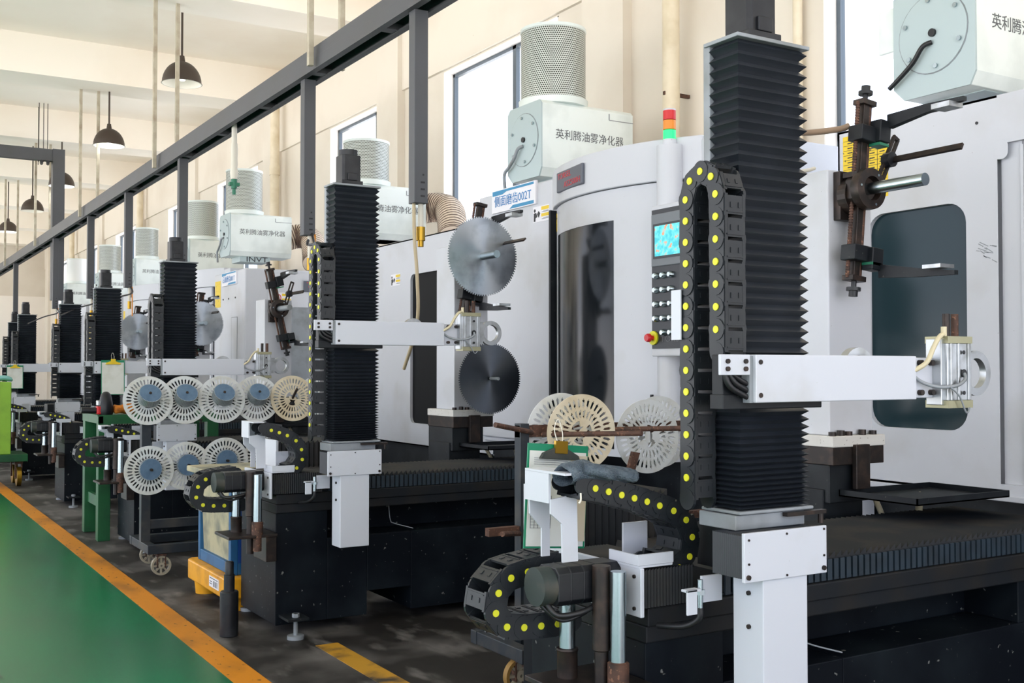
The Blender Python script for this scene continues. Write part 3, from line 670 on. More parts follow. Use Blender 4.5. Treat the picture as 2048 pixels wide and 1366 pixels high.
def name_sign(P, par, x, yc, zc, w, h, txt):
    P('name_sign', MB().box(x - .02, x, yc - w / 2, yc + w / 2, zc - h / 2, zc + h / 2), SIGNW, par)
    x -= .02
    P('sign_bands', MB().prism([(yc + w * .48, zc + h * .46), (yc - w * .46, zc + h * .46), (yc - w * .46, zc + h * .36), (yc + w * .15, zc + h * .36), (yc + w * .25, zc + h * .26), (yc + w * .48, zc + h * .26)], 'x', x - .002, x).prism([(yc - w * .46, zc - h * .46), (yc + w * .08, zc - h * .46), (yc - w * .0, zc - h * .32), (yc - w * .46, zc - h * .32)], 'x', x - .002, x), BLUEP, par)
    P('sign_lettering', text_mb(txt, h * .52, fx(x - .0015, yc + .01, zc - .01), width=w * .84), INKB, par)
def arcx(t, X, y0, y1, bulge):
    c = y0 - y1; r = (c * c / 4 + bulge * bulge) / (2 * bulge); ym = (y0 + y1) / 2
    y = y0 + (y1 - y0) * t
    return X - (math.sqrt(max(r * r - (y - ym) ** 2, 0)) - (r - bulge)), y
def arc_panel(mb, X, y0, y1, bulge, z0, z1, t0, t1, thick, n=20):
    loops = []
    for i in range(n + 1):
        t = t0 + (t1 - t0) * i / n; x, y = arcx(t, X, y0, y1, bulge)
        loops.append([(x, y, z0), (x, y, z1), (x + thick, y, z1), (x + thick, y, z0)])
    return mb.rings(loops)
def cabinet_curved(off, label, sign, full=True, redst=False):
    t = Thing('grinding_cabinet', label, 'machine cabinet', (5.2, 3.0, 0), off, 'grinding machine cabinets along the wall')
    P = t.part; X = 4.70
    P('body', MB().box(X, 5.95, 1.46, 4.66, 1.02, 3.09).box(X + .02, 5.9, 1.5, 4.6, .98, 1.02), CAB, bevel=.012)
    P('plinth', MB().box(X + .12, 5.9, 1.5, 4.6, .0, .98).box(X + .04, X + .13, 2.6, 4.0, .55, .98), BLACK)
    h = MB(); arc_panel(h, X, 3.5, 1.75, .26, 2.84, 3.115, 0, 1, .3); hood = P('hood', h, CAB, sm=40, bevel=.006)
    s = MB(); arc_panel(s, X + .02, 3.44, 1.8, .24, 2.835, 2.845, 0, 1, .2); P('hood_shadow_gap', s, BLACK)
    d = MB(); z0, z1, g0, g1 = 1.05, 2.62, .07, .63
    arc_panel(d, X, 3.44, 1.8, .235, 1.0, z0, .0, .87, .03); arc_panel(d, X, 3.44, 1.8, .235, z1, 2.835, .0, .87, .03)
    arc_panel(d, X, 3.44, 1.8, .235, z0, z1, 0, g0, .03); arc_panel(d, X, 3.44, 1.8, .235, z0, z1, g1, .87, .03)
    door = P('door', d, CAB, sm=40)
    g = MB(); arc_panel(g, X, 3.44, 1.8, .229, z0 - .01, z1 + .01, g0 - .005, g1 + .005, .01); P('door_glass', g, DOORG, door, sm=40)
    P('door_edge', MB().box(X - .06, X + .01, 3.44, 3.462, 1.0, 2.83), BLACK, door)
    if full:
        P('control_column', MB().cyl((4.58, 1.93, 1.0), (4.58, 1.93, 3.06), .085, 28), CAB, sm=40)
        cp = P('control_panel', MB().prism([(4.47, 1.985), (4.62, 1.985), (4.62, 1.50), (4.47, 1.50)], 'z', 1.68, 2.66), CAB, bevel=.008)
        P('panel_face', MB().box(4.462, 4.472, 1.52, 1.97, 1.73, 2.63), PANELK, cp)
        P('screen_bezel', MB().box(4.452, 4.463, 1.54, 1.965, 2.26, 2.60), SCRF, cp, bevel=.006)
        P('screen_surround', MB().box(4.448, 4.453, 1.55, 1.94, 2.31, 2.535), PANELK, cp)
        P('screen', MB().box(4.445, 4.449, 1.57, 1.92, 2.325, 2.52), SCREEN, cp)
        for r in range(5):
            for q in range(3):
                if r == 4 and q == 0: continue
                y, z = 1.92 - q * .075, 2.20 - r * .092
                P('push_button', MB().lathe([(.001, -.03), (.014, -.03), (.02, -.022), (.022, 0), (.024, .004)], (4.462, y, z), 16, 'x'), STEEL, cp, sm=40)
        P('stop_collar', MB().cyl((4.45, 1.95, 1.80), (4.463, 1.95, 1.80), .045, 24), YDOT, cp, sm=40)
        P('emergency_stop', MB().lathe([(.001, -.055), (.022, -.055), (.028, -.045), (.028, -.03), (.016, -.025), (.016, 0)], (4.452, 1.95, 1.80), 20, 'x'), REDP, cp, sm=40)
        P('panel_lettering', text_mb('TORS', .06, fx(4.461, 1.79, 1.79), width=.18), INKG, cp)
        tw = P('signal_tower', MB().cyl((4.58, 1.93, 3.06), (4.58, 1.93, 3.10), .045, 24).cyl((4.58, 1.93, 3.29), (4.58, 1.93, 3.30), .042, 24), CAB, sm=40)
        for z, m, n in ((3.10, GRNLIT, 'green_lens'), (3.165, AMBER, 'amber_lens'), (3.23, REDP, 'red_lens')):
            P(n, MB().cyl((4.58, 1.93, z), (4.58, 1.93, z + .06), .042, 24), m, tw, sm=40)
        P('latch', MB().box(4.50, 4.56, 2.02, 2.1, 1.3, 1.38).cyl((4.53, 2.06, 1.38), (4.53, 2.06, 1.43), .012, 8), HOSEB)
    # badge on the hood
    xa, ya = arcx(.2, X, 3.5, 1.75, .265); xb, yb = arcx(.46, X, 3.5, 1.75, .265)
    ux, uy = xb - xa, yb - ya; L = math.hypot(ux, uy); ux /= L; uy /= L; nx, ny = uy, -ux
    if nx > 0: nx, ny = -nx, -ny
    cx, cy = (xa + xb) / 2, (ya + yb) / 2; bg_ = P('badge', MB().obox((cx + nx * .008, cy + ny * .008, 2.985), ((ux, uy, 0), (nx, ny, 0), (0, 0, 1)), (L * .5, .012, .075)), BADGE, bevel=.008)
    m = lambda a0, z: (lambda a, b, c: (cx + nx * (.0215 + c) + ux * (a + a0), cy + ny * (.0215 + c) + uy * (a + a0), z + b))
    P('badge_lettering', text_mb('TORSEL', .06, m(-L * .17, 3.02), width=L * .52), REDTX, bg_)
    P('badge_lettering', text_mb('ASZ500H', .06, m(L * .13, 2.95), width=L * .62), REDTX, bg_)
    if sign: name_sign(P, None, X, 4.06, 3.015 if full else 2.9, .69, .19, sign)
    sticker(P, None, X, 3.66, 2.835, red=redst)
    x1, y1 = arcx(.03, X, 3.44, 1.8, .235)
    P('door_label', MB().box(x1 - .004, x1 + .02, y1 - .035, y1, 2.66, 2.8), YSTK, door)
    if not full: P('yellow_chart', MB().box(X - .003, X, 4.47, 4.62, 2.25, 2.75), YSTK)
    return t
cabinet_curved((0, 3.6, 0), 'second white grinding cabinet with curved dark glass door and signal tower', '侧面磨齿002T')
def cabinet_box():
    t = Thing('grinding_cabinet', 'fourth white grinding cabinet with blue name sign and yellow strip chart', 'machine cabinet', (5.2, 14.7, 0), group='grinding machine cabinets along the wall')
    P = t.part; X, y0, y1 = 4.45, 14.04, 15.44
    P('body', MB().box(X, 5.9, y0, y1, .98, 2.93), CAB, bevel=.02)
    P('plinth', MB().box(X + .12, 5.85, y0 + .06, y1 - .05, 0, .98), BLACK)
    P('end_cover', MB().box(4.76, 5.88, y0 - .012, y0, 1.05, 2.9), CAB, bevel=.006)
    P('window', MB().prism([(a, b) for a, b in rrect(5.05, 5.7, 1.2, 2.43, .08)], 'y', y0 - .016, y0 - .011), GREYL)
    name_sign(P, None, X, 14.69, 2.83, .66, .18, '后面磨齿001T')
    P('yellow_chart', MB().box(X - .003, X, 15.13, 15.39, 2.46, 2.83), YSTK)
    P('hatch_seam', MB().box(X - .002, X, 14.36, 14.62, 1.3, 2.3), GREYL); P('hatch', MB().box(X - .005, X, 14.365, 14.6, 1.29, 2.29), CAB)
    each(P, 'bolt', [(X, y, 2.56) for y in (15.0, 14.75, 14.45)], .012, .008, DRKMET, None, (-1, 0, 0))
    yy = y0 - .0125
    P('caution_label', MB().box(4.83, 5.08, yy - .002, yy, 2.48, 2.62), SIGNW); P('yellow_bars', MB().box(4.95, 5.07, yy - .004, yy - .002, 2.575, 2.605).box(4.95, 5.07, yy - .004, yy - .002, 2.51, 2.54), YSTK)
    P('prohibition_ring', MB().ring((4.89, yy - .003, 2.55), 'y', .05, .04, .002), REDP)
    b = P('badge', MB().box(5.25, 5.42, yy - .02, yy, 2.64, 2.79), BADGE, bevel=.006); P('badge_lettering', text_mb('T', .1, fy(yy - .0215, 5.32, 2.73)), REDTX, b)

cabinet_curved((.1, 14.4, 0), 'fifth white grinding cabinet, glimpsed between the third and fourth columns', None, False)
cabinet_curved((.0, 18.0, 0), 'sixth white grinding cabinet, far along the wall beyond the green bench', None, False)
cabinet_curved((.0, 25.2, 0), 'last white grinding cabinet, under the smooth white drum purifier', None, False)
cabinet_curved((.0, 21.6, 0), 'seventh white grinding cabinet, behind the left-edge columns', None, False)

def rrect(y0, y1, z0, z1, r, n=6):
    p = []
    for cy, cz, a in ((y1 - r, z1 - r, 0), (y0 + r, z1 - r, 90), (y0 + r, z0 + r, 180), (y1 - r, z0 + r, 270)):
        p += [(cy + r * math.cos(math.radians(a + 90 * i / n)), cz + r * math.sin(math.radians(a + 90 * i / n))) for i in range(n + 1)]
    return p
cabinet_box()
def cabinet_flat(label, X=4.97, ya=3.42, yb=4.46, za=.965, zb=2.99, win=(3.605, 4.245, 1.275, 2.475, .11), yn=1.0, first=True):
    t = Thing('grinding_cabinet', label, 'machine cabinet', (X + .43, yb - 1.2, 0), (0, 0, 0), 'grinding machine cabinets along the wall')
    P = t.part; wa, wb, wc, wd_, wr = win
    # front sheet with a rounded window opening and a recessed sliding door bay
    h0 = rrect(*win); hole = []
    for i, p in enumerate(h0):
        q = h0[(i + 1) % len(h0)]; m = max(1, int(math.hypot(q[0] - p[0], q[1] - p[1]) / .08)); hole += [(p[0] + (q[0] - p[0]) * j / m, p[1] + (q[1] - p[1]) * j / m) for j in range(m)]
    outer = []
    for y, z in hole:   # project each hole vertex radially to the sheet rectangle
        cy, cz = (wa + wb) / 2, (wc + wd_) / 2; dy, dz = y - cy, z - cz
        k = min(((yb - cy) if dy > 0 else (ya - cy)) / dy if abs(dy) > 1e-6 else 9e9, ((zb - cz) if dz > 0 else (za - cz)) / dz if abs(dz) > 1e-6 else 9e9)
        outer.append((cy + dy * k, cz + dz * k))
    mb = MB(); n = len(hole)
    vs = [(X, y, z) for y, z in outer] + [(X, y, z) for y, z in hole] + [(X + .03, y, z) for y, z in hole]
    fs = [(i, (i + 1) % n, n + (i + 1) % n, n + i) for i in range(n)] + [(n + i, n + (i + 1) % n, 2 * n + (i + 1) % n, 2 * n + i) for i in range(n)]
    mb.add(vs, fs)
    for i in range(n):   # fill the four corners
        p, q = outer[i], outer[(i + 1) % n]
        if abs(p[0] - q[0]) > 1e-4 and abs(p[1] - q[1]) > 1e-4:
            cy = next(v for v in (p[0], q[0]) if min(abs(v - ya), abs(v - yb)) < 1e-4); cz = next(v for v in (p[1], q[1]) if min(abs(v - za), abs(v - zb)) < 1e-4)
            mb.add([(X, cy, cz), (X, p[0], p[1]), (X, q[0], q[1])], [(0, 1, 2)])
    mb.box(X + .06, 5.95, yn, yb - .005, za, zb - .002); mb.box(X, X + .06, yb - .012, yb, za, zb); mb.box(X, X + .08, ya, yb, zb - .012, zb); mb.box(X, X + .08, ya, yb, za, za + .012)
    # header and near part of the front beyond the door bay
    if first: mb.box(X, X + .06, yn, ya, 2.74, zb); mb.box(X, X + .06, yn, ya, za, 1.02)
    P('body', mb, CAB)
    P('window_glass', MB().box(X + .03, X + .038, wa - .015, wb + .015, wc - .015, wd_ + .015), WING if first else VOID)  # second cabinet: no glass, a black sheet painted as interior shade
    P('plinth', MB().box(X + .12, 5.9, yn, yb - .06, 0, za), BLACK)
    if not first:
        sticker(P, None, X, 10.8, 2.57)
        return t
    P('inner_lining', MB().box(X + .039, X + .045, 4.13, 4.27, 1.24, 2.5), MATS['grey_plate'])
    P('door_frame', MB().box(X + .025, X + .06, 3.30, 3.415, 1.02, 2.74).box(X + .01, X + .03, 3.285, 3.30, 1.02, 2.72).prism(rrect(3.36, 3.44, 2.66, 2.76, .035), 'x', X - .001, X + .0), CAB, bevel=.004)
    P('door_glass', MB().box(X + .045, X + .058, 1.2, 3.29, 1.02, 2.74), NAVY)
    P('bottom_lip', MB().box(X - .015, X + .06, 1.0, 4.455, .935, .965), CAB, bevel=.004)
    P('lower_cover', MB().box(X - .06, X + .1, 4.30, 4.62, .70, .95), WHITE)
    ch = P('yellow_chart', MB().box(X - .003, X, 4.10, 4.42, 2.57, 2.955), YSTK)
    l = MB()
    for i in range(13): l.box(X - .0045, X - .003, 4.105, 4.415, 2.59 + i * .028, 2.592 + i * .028)
    for y in (4.17, 4.24, 4.33): l.box(X - .0045, X - .003, y, y + .002, 2.575, 2.95)
    for i in range(12):
        for y in (4.12, 4.19, 4.27, 4.35): l.box(X - .0045, X - .003, y, y + .035, 2.601 + i * .028, 2.607 + i * .028)
    P('chart_print', l, INK, ch)
    w = MB()
    for _ in range(14):
        y, z = random.gauss(3.5, .035), random.gauss(2.2, .03); w.obox((X - .0006, y, z), ((1, 0, 0), (0, 1, random.uniform(.2, .8)), (0, -.5, 1)), (.0008, random.uniform(.008, .03), .002))
    P('scuff_marks', w, GREYL)
    P('grommet', MB().cyl((X - .004, 3.535, 2.87), (X, 3.535, 2.87), .008, 12), HOSEB)
    return t
cabinet_flat('nearest white grinding cabinet at right with teal window and yellow chart')
cabinet_flat('white grinding cabinet behind the second bellows column, tall dark opening, caution label', 5.1, 8.7, 11.9, .80, 2.98, (9.2, 10.44, 1.03, 2.60, .07), 8.7, False)

# ---------------------------------------------------------------- oil mist purifiers
def purifier(px, py, r, label, s=1., full=True, z0=3.16, drum=True, dh=.64):
    """box along +X with a perforated drum; (px, py) is the front near lower corner"""
    t = Thing('mist_purifier', label, 'air purifier', (px + .3, py + .26, 3.09), (0, 0, 0), 'oil mist purifiers on the cabinets')
    P = t.part; L, W, H = .93 * s, .52 * s, .62 * s; c = .07 * s
    prof = [(py + c * .5, z0), (py + W - c, z0), (py + W, z0 + c), (py + W, z0 + H - c * .6), (py + W - c * .6, z0 + H), (py + c * .4, z0 + H), (py, z0 + H - c * .4), (py, z0 + c)]
    P('housing', MB().prism(prof, 'x', px + .012, px + L), PURI, bevel=.004)
    e = P('end_cover', MB().prism(prof, 'x', px, px + .013), PURIG)
    cy, cz = py + W * .5, z0 + H * .53
    P('round_hatch', MB().cyl((px - .006, cy, cz), (px + .001, cy, cz), .215 * s, 40), PURIG, e, sm=40); P('hatch_gap', MB().ring((px - .001, cy, cz), 'x', .221 * s, .215 * s, .004), GREYL, e, sm=40)
    each(P, 'hatch_bolt', [(px - .006, cy + .185 * s * math.cos(a), cz + .185 * s * math.sin(a)) for a in [i * PI / 3 + .4 for i in range(6)]], .013 * s, .012, STEEL, e, (-1, 0, 0))
    P('cable_gland', MB().cyl((px - .02, cy - .005, cz - .0), (px - .004, cy - .005, cz), .022 * s, 16), HOSEB, e)
    P('power_cable', MB().tube(smooth_pts([(px - .01, cy, cz - .05 * s), (px - .035, cy + .04, cz - .07 * s), (px - .035, cy + .1 * s, cz - .14 * s), (px - .035, cy + .18 * s, cz - .2 * s), (px - .03, cy + .265 * s, cz - .25 * s)] + ([] if full == 2 else [(px - .02, cy + .27 * s, z0 - .06)]) + []), .014), HOSEB if full == 2 else GREYL, e, sm=60)
    P('neck', MB().box(px + .16, px + .62 * s, py + .06, py + W - .06, 3.085, z0), PURIG)
    if drum:
        cx, cyy = px + .29 * s, py + .26 * s
        zt = z0 + H
        P('drum_flange', MB().lathe([(.001, zt), (r + .015, zt), (r + .02, zt + .055), (r, zt + .06), (.001, zt + .06)], (cx, cyy, 0), 40), FILT_EDGE, sm=40)
        fo = mesh_obj('filter_drum', MB().lathe([(r, zt + .06), (r, zt + dh * s)], (cx, cyy, 0), 48), PERF if drum == 1 else WHCYL, (cx, cyy, zt), t.o, sm=60)
        fo.location = V((cx, cyy, zt)) - t.base
        P('drum_top', MB().lathe([(.001, zt + (dh + .01) * s), (r - .05, zt + (dh + .01) * s), (r - .03, zt + (dh + .02) * s), (r + .006, zt + (dh + .02) * s), (r + .006, zt + (dh - .005) * s), (r, zt + (dh - .01) * s)], (cx, cyy, 0), 40), FILT_EDGE, sm=40)
    P('lid_seam', MB().box(px + L * .73, px + L + .001, py - .002, py + .001, z0 + H * .84, z0 + H * .85).box(px + L * .725, px + L * .735, py - .002, py + .001, z0 + H * .845, z0 + H * .93), GREYL)
    P('lettering', text_mb('英利腾油雾净化器', .088 * s, fy(py - .001, px + L * .52, z0 + H * .56), width=.70 * s * (.98)), INKG)
    if full == 2: P('junction_box', MB().box(px + .02, px + .24, py + W, py + W + .12, z0 + .3, z0 + .55), PURI, bevel=.006)
    return t
purifier(5.0, 3.56, .27, 'nearest mist purifier at the upper right, round bolted hatch on its end', 1.0, 2, 3.09, 1)
purifier(4.75, 7.34, .272, 'second mist purifier, large perforated drum above the signal-tower cabinet')
purifier(4.79, 11.3, .262, 'mist purifier partly hidden behind the second bellows column and its motor', 1., 1, 3.07, 1, .5)
p4 = purifier(4.46, 14.75, .25, 'mist purifier above the fourth cabinet with blue name sign', .95)
p4.part('neck_lettering', text_mb('INVT', .1, fy(14.75 + .058, 4.86, 3.12), width=.3), INK)
purifier(4.85, 18.3, .262, 'mist purifier behind the third column, its drum beside a drop post', 1.0)
purifier(4.7, 21.6, .21, 'mist purifier just right of the fourth drop post', .92)
purifier(4.75, 25.4, .23, 'mist purifier behind the motor of the fourth column', .95)
purifier(4.65, 29.0, .235, 'farthest mist purifier with a smooth white drum', .95, 1, 3.16, 2)
# ribbed ducts from the purifiers
def duct(pts, r, label, base):
    ps = smooth_pts(pts, 14); t = Thing('flexible_duct', label, 'duct', base, group='ribbed ducts behind the cabinets')
    n = len(ps); t.part('sleeve', MB().tube(ps, r, 20, [r * (1 if i % 2 else .955) for i in range(n)]), DUCT)
    m = MB()
    for i in range(1, n - 1, 2):
        d = (ps[i + 1] - ps[i - 1]).normalized(); m.cyl(ps[i] - d * .007, ps[i] + d * .007, r * 1.012, 20, cap=False)
    t.part('wire_ribs', m, DUCTR)
duct([(5.62, 11.5, 3.42), (5.85, 11.45, 3.5), (5.95, 11.2, 3.45), (5.85, 10.9, 3.25), (5.75, 10.7, 3.05)], .17, 'ribbed duct curling behind the upper saw blade', (5.62, 11.5, 3.4))
duct([(5.25, 14.95, 3.42), (5.5, 14.9, 3.5), (5.62, 14.7, 3.42), (5.55, 14.4, 3.2), (5.5, 14.25, 3.05)], .17, 'ribbed duct beside the purifier of the fourth cabinet', (5.25, 14.95, 3.4))
duct([(5.68, 7.5, 3.4), (5.82, 7.45, 3.4), (5.86, 7.25, 3.25), (5.84, 7.1, 3.05)], .1, 'ribbed duct at the right end of the large drum purifier', (5.68, 7.5, 3.4))

# ---------------------------------------------------------------- blade stands with spindle and clamps
def stand(off, label, tilt=.10, dz=0., arm2=(.5, .62), knobs=True, pegs=False, jw=0.):
    t = Thing('blade_stand', label, 'machine stand', (3.9, 3.6, 0), off, 'blade stands beside the cabinets')
    P = t.part
    P('post', MB().box(3.765, 4.05, 3.44, 3.72, 1.30, 2.50 + dz), CAB, bevel=.006)
    P('base_plate', MB().box(3.73, 4.075, 3.39, 3.80, 1.25, 1.30), POSTW, bevel=.004)
    P('clamp_block', MB().box(3.735, 4.07, 3.395, 3.8, 1.17, 1.25).box(3.86, 3.95, 3.37, 3.395, 1.06, 1.26), DRKMET, bevel=.003)
    bo = MB()
    for i, (x, y) in enumerate(((3.755, 3.415), (3.81, 3.415), (3.86, 3.415), (3.95, 3.415), (4.02, 3.415), (4.055, 3.5))): P('base_bolt', MB().cyl((x, y, 1.30), (x, y, 1.318 + .006 * (i % 2)), .017, 12), DRKMET)
    P('pedestal', MB().box(3.73, 3.99, 3.45, 3.78, 0, 1.06).box(3.74, 4.0, 3.42, 3.8, 1.0, 1.17), BLACK, bevel=.004)
    tr = MB(); tr.box(3.80, 4.42, 3.0, 3.42, 1.03, 1.036)
    for a in ((3.80, 4.42, 3.0, 3.006), (3.80, 4.42, 3.414, 3.42), (3.80, 3.806, 3.0, 3.42), (4.414, 4.42, 3.0, 3.42)): tr.box(*a, 1.03, 1.06)
    P('drip_tray', tr, BLACK)
    P('drain_hose', MB().tube(smooth_pts([(4.2, 3.3, 1.025), (4.22, 3.32, 1.0), (4.25, 3.35, .93), (4.26, 3.38, .86)]), .016).tube(smooth_pts([(4.0, 3.38, 1.025), (4.02, 3.4, 1.0), (4.06, 3.4, .93), (4.08, 3.4, .86)]), .013), HOSEC, sm=60)
    # spindle
    hz = 2.40 + dz; hx = 3.87
    P('spindle_bracket', MB().box(3.80, 3.93, 3.40, 3.44, hz - .13, hz + .09).cyl((3.87, 3.41, hz - .02), (3.87, 3.36, hz - .02), .085, 24).prism([(hx + .07 * a, hz + .07 * b_) for a, b_ in ((-1, -.6), (-.6, -1), (.6, -1), (1, -.6), (1, .6), (.6, 1), (-.6, 1), (-1, .6))], 'y', 3.32, 3.37), DRKMET, bevel=.003)
    sp = P('spindle_flange', MB().lathe([(.001, 3.335), (.04, 3.335), (.09, 3.325), (.094, 3.31), (.092, 3.28), (.055, 3.275), (.05, 3.305), (.02, 3.31)], (hx, 0, hz), 32, 'y'), DRKMET, sm=35)
    each(P, 'flange_screw', [(hx + .073 * math.cos(a), 3.278, hz + .073 * math.sin(a)) for a in (1, 3, 5)], .006, .003, STEEL, sp)
    P('spindle_shaft', MB().cyl((hx, 3.31, hz), (hx, 3.0, hz), .027, 20), STEEL if not pegs else GREYL, sp, sm=40)
    # tilted slide with screws and jaws
    ca, sa = math.cos(tilt), math.sin(tilt)
    R = lambda u, w, y=3.35: V((hx + u * ca + w * sa, y, hz - u * sa + w * ca))
    A = ((ca, 0, -sa), (0, 1, 0), (sa, 0, ca))
    sl = MB(); sl.obox(R(-.005, .23), A, (.018, .018, .17)); sl.obox(R(-.005, -.23), A, (.018, .018, .17))
    sl.obox(R(0, .40), A, (.045, .03, .012)); sl.obox(R(0, -.40), A, (.045, .03, .012)); sl.obox(R(-.02, .06), A, (.05, .04, .012))
    si = P('slide_rail', sl, DRKMET, bevel=.002)
    sc = MB()
    for s in (1, -1):
        for i in range(26): sc.cyl(R(-.045, s * (.07 + i * .0125)), R(-.045, s * (.078 + i * .0125)), .010, 10); 
        sc.cyl(R(-.045, s * .06), R(-.045, s * .4), .007, 8); sc.cyl(R(.028, s * .05), R(.028, s * .4), .013, 12)
    P('lead_screws', sc, RUST, si, sm=40)
    if knobs:
        for s in (1, -1):
            P('knob', MB().cyl(R(0, s * .41), R(0, s * .44), .012, 10).cyl(R(0, s * .44), R(0, s * .455), .032, 18).cyl(R(0, s * .455), R(0, s * .48), .02, 14), MOTOR, si, sm=40)
    for s, w in ((1, .25 + jw), (-1, -.29 - jw * .4)):
        j = P('jaw_block', MB().obox(R(-.01, w, 3.335), A, (.06, .04, .035)).obox(R(.055, w + .02 * s, 3.30), A, (.035, .03, .05)), BLACK, bevel=.004)
        P('green_pad', MB().obox(R(.05, w - .042, 3.30), A, (.03, .03, .006)), GREENF, j)
        e = R(.075, w + .07 * s, 3.28)
        ja = MB(); ja.rings([[(e.x - .004, 3.28, e.z - .03), (e.x + .035, 3.28, e.z - .03), (e.x + .035, 3.28, e.z + .03), (e.x - .004, 3.28, e.z + .03)], [(e.x, 3.08, e.z + .02 * s - .02), (e.x + .03, 3.08, e.z + .02 * s - .02), (e.x + .03, 3.08, e.z + .02 * s + .018), (e.x, 3.08, e.z + .02 * s + .018)], [(e.x + .01, 2.9, e.z + .03 * s - .012), (e.x + .035, 2.9, e.z + .03 * s - .012), (e.x + .035, 2.9, e.z + .03 * s + .006), (e.x + .01, 2.9, e.z + .03 * s + .006)]])
        P('jaw_arm', ja, BLACK, j)
        P('jaw_tip', MB().box(e.x - .04, e.x + .05, 2.93, 3.02, e.z + .03 * s - .034 if s > 0 else e.z + .03 * s + .018, e.z + .03 * s - .012 if s > 0 else e.z + .03 * s + .034), ALU, j)
    # slotted pointer bar
    dx, dzz = math.sin(arm2[0]), math.cos(arm2[0]); u = V((dx, 0, dzz)); v = V((dzz, 0, -dx)); c0 = V((hx + .05, 3.30, hz + .0))
    pb = MB()
    for s in (-1, 1): pb.obox(c0 + u * .14 + v * .014 * s, (v, (0, 1, 0), u), (.006, .008, .14))
    for q in (.0, .28): pb.obox(c0 + u * q, (v, (0, 1, 0), u), (.019, .006, .008))
    po = P('pointer_bar', pb, DRKMET)
    k0 = c0 + u * .16
    P('pointer_knob', MB().cyl(k0 + V((0, -.03, 0)), k0 + V((0, .01, 0)), .034, 20), MOTOR, po, sm=40)
    P('pointer_arm', MB().obox(k0 + V((.01, -.2, 0)), (v, (0, 1, 0), u), (.006, .18, .014)), DRKMET, po)
    return t
stand((0, 0, 0), 'bare spindle stand in front of the yellow chart at right, no blade mounted')
stand((.03, 3.6, 0), 'stand carrying two steel saw blades between the second column and its cabinet', tilt=.16, dz=.01, arm2=(.85, 0), knobs=False, jw=-.03)
stand((-.19, 7.2, 0), 'bare spindle stand in front of the fourth cabinet, left of the cable chain', tilt=-.22, dz=-.2, arm2=(.3, 0), pegs=True)
stand((.0, 10.8, 0), 'stand with a saw blade, right of the third column', dz=-.22, arm2=(.5, 0), knobs=False)
stand((.0, 14.4, 0), 'stand with a saw blade, left of the third column chain', dz=-.22, arm2=(.5, 0), knobs=False)
def saw_blade(x, y, z, r, label, n=96, m=None):
    pts = []
    for i in range(n):
        a = 2 * PI * i / n; st = 2 * PI / n
        for q, rr in ((0, .963), (.12, .957), (.42, .962), (.5, 1.0), (.9, .995)):
            pts.append(((x + r * rr * math.cos(a + st * q)), z + r * rr * math.sin(a + st * q)))
    mb = MB(); k = len(pts)
    vs = [(p[0], y, p[1]) for p in pts] + [(p[0], y + .004, p[1]) for p in pts] + [(x, y, z), (x, y + .004, z)]
    fs = [(i, (i + 1) % k, 2 * k) for i in range(k)] + [(k + (i + 1) % k, k + i, 2 * k + 1) for i in range(k)] + [(i, k + i, k + (i + 1) % k, (i + 1) % k) for i in range(k)]
    mb.add(vs, fs)
    return solo('saw_blade', mb, m or BLADE, label, 'saw blade', (x, y, z), 'circular saw blades on the stands')
saw_blade(3.90, 6.80, 2.41, .288, 'upper large steel saw blade on the stand beside the 002T sign cabinet')
b2 = saw_blade(3.96, 6.80, 1.53, .258, 'lower darker steel saw blade behind the ring gripper', m=BLADE2)
pg = MB().cyl((3.96, 6.79, 1.53), (3.96, 6.68, 1.53), .012, 12); mesh_obj('peg', pg, GREYL, (3.96, 6.80, 1.53), b2)
saw_blade(3.87, 14.0, 2.18, .288, 'far saw blade peeking out right of the third column')
saw_blade(3.87, 17.6, 2.18, .288, 'far saw blade peeking out left of the third column chain')
# supply hoses at the nearest stand
solo('air_hose', MB().tube(smooth_pts([(3.0, 3.2, 2.62), (3.3, 3.35, 2.66), (3.55, 3.42, 2.64), (3.8, 3.42, 2.68), (3.86, 3.4, 2.7)]), .014), BROWNH, 'brown air hose running from the nearest column to the spindle stand', 'hose', (3.4, 3.3, 2.6), sm=60)
solo('air_hose', MB().tube(smooth_pts([(3.0, 3.2, 2.47), (3.5, 3.5, 2.47), (4.2, 4.0, 2.62), (4.6, 4.3, 2.72)]), .010), WTAPE, 'thin white hose behind the nearest column leading to the cabinet', 'hose', (3.4, 3.3, 2.5), sm=60)

# ---------------------------------------------------------------- slotted discs, blade stacks, trolleys
def disc_mesh(name, r=.193, m=None, nslot=36, thick=.005):
    """hub disc in the XZ plane with two rings of radial slots"""
    radii = [.030, .060, .072, .078, .108, .114, .124, .130, .164, .171, r]
    rows = len(radii); seg = nslot * 6; vs = []; fs = []
    for j, rr in enumerate(radii):
        for i in range(seg):
            a = 2 * PI * (i + .5) / seg
            vs.append((rr * math.cos(a), 0, rr * math.sin(a)))
    for j in range(rows - 1):
        for i in range(seg):
            q = i % 6
            if j == 7 and q in (1, 2, 3): continue
            if j in (6, 8) and q == 2: continue
            if j == 3 and (i // 2) % 4 in (1, 2): continue
            if j in (2, 4) and (i // 2) % 4 == 1: continue
            if j == 0 and (i // 18) % 4 in (0, 1): continue
            fs.append((j * seg + i, j * seg + (i + 1) % seg, (j + 1) * seg + (i + 1) % seg, (j + 1) * seg + i))
    mb = MB().add(vs, fs)
    mb.box(-.031, .031, -.003, .003, -.012, .012)
    o = mesh_obj(name, mb, m or DISC, (0, 0, 0), None, solid=thick)
    return o
D0 = disc_mesh('slotted_disc'); D1 = disc_mesh('slotted_disc', m=DISCY)
used = {0: False, 1: False}
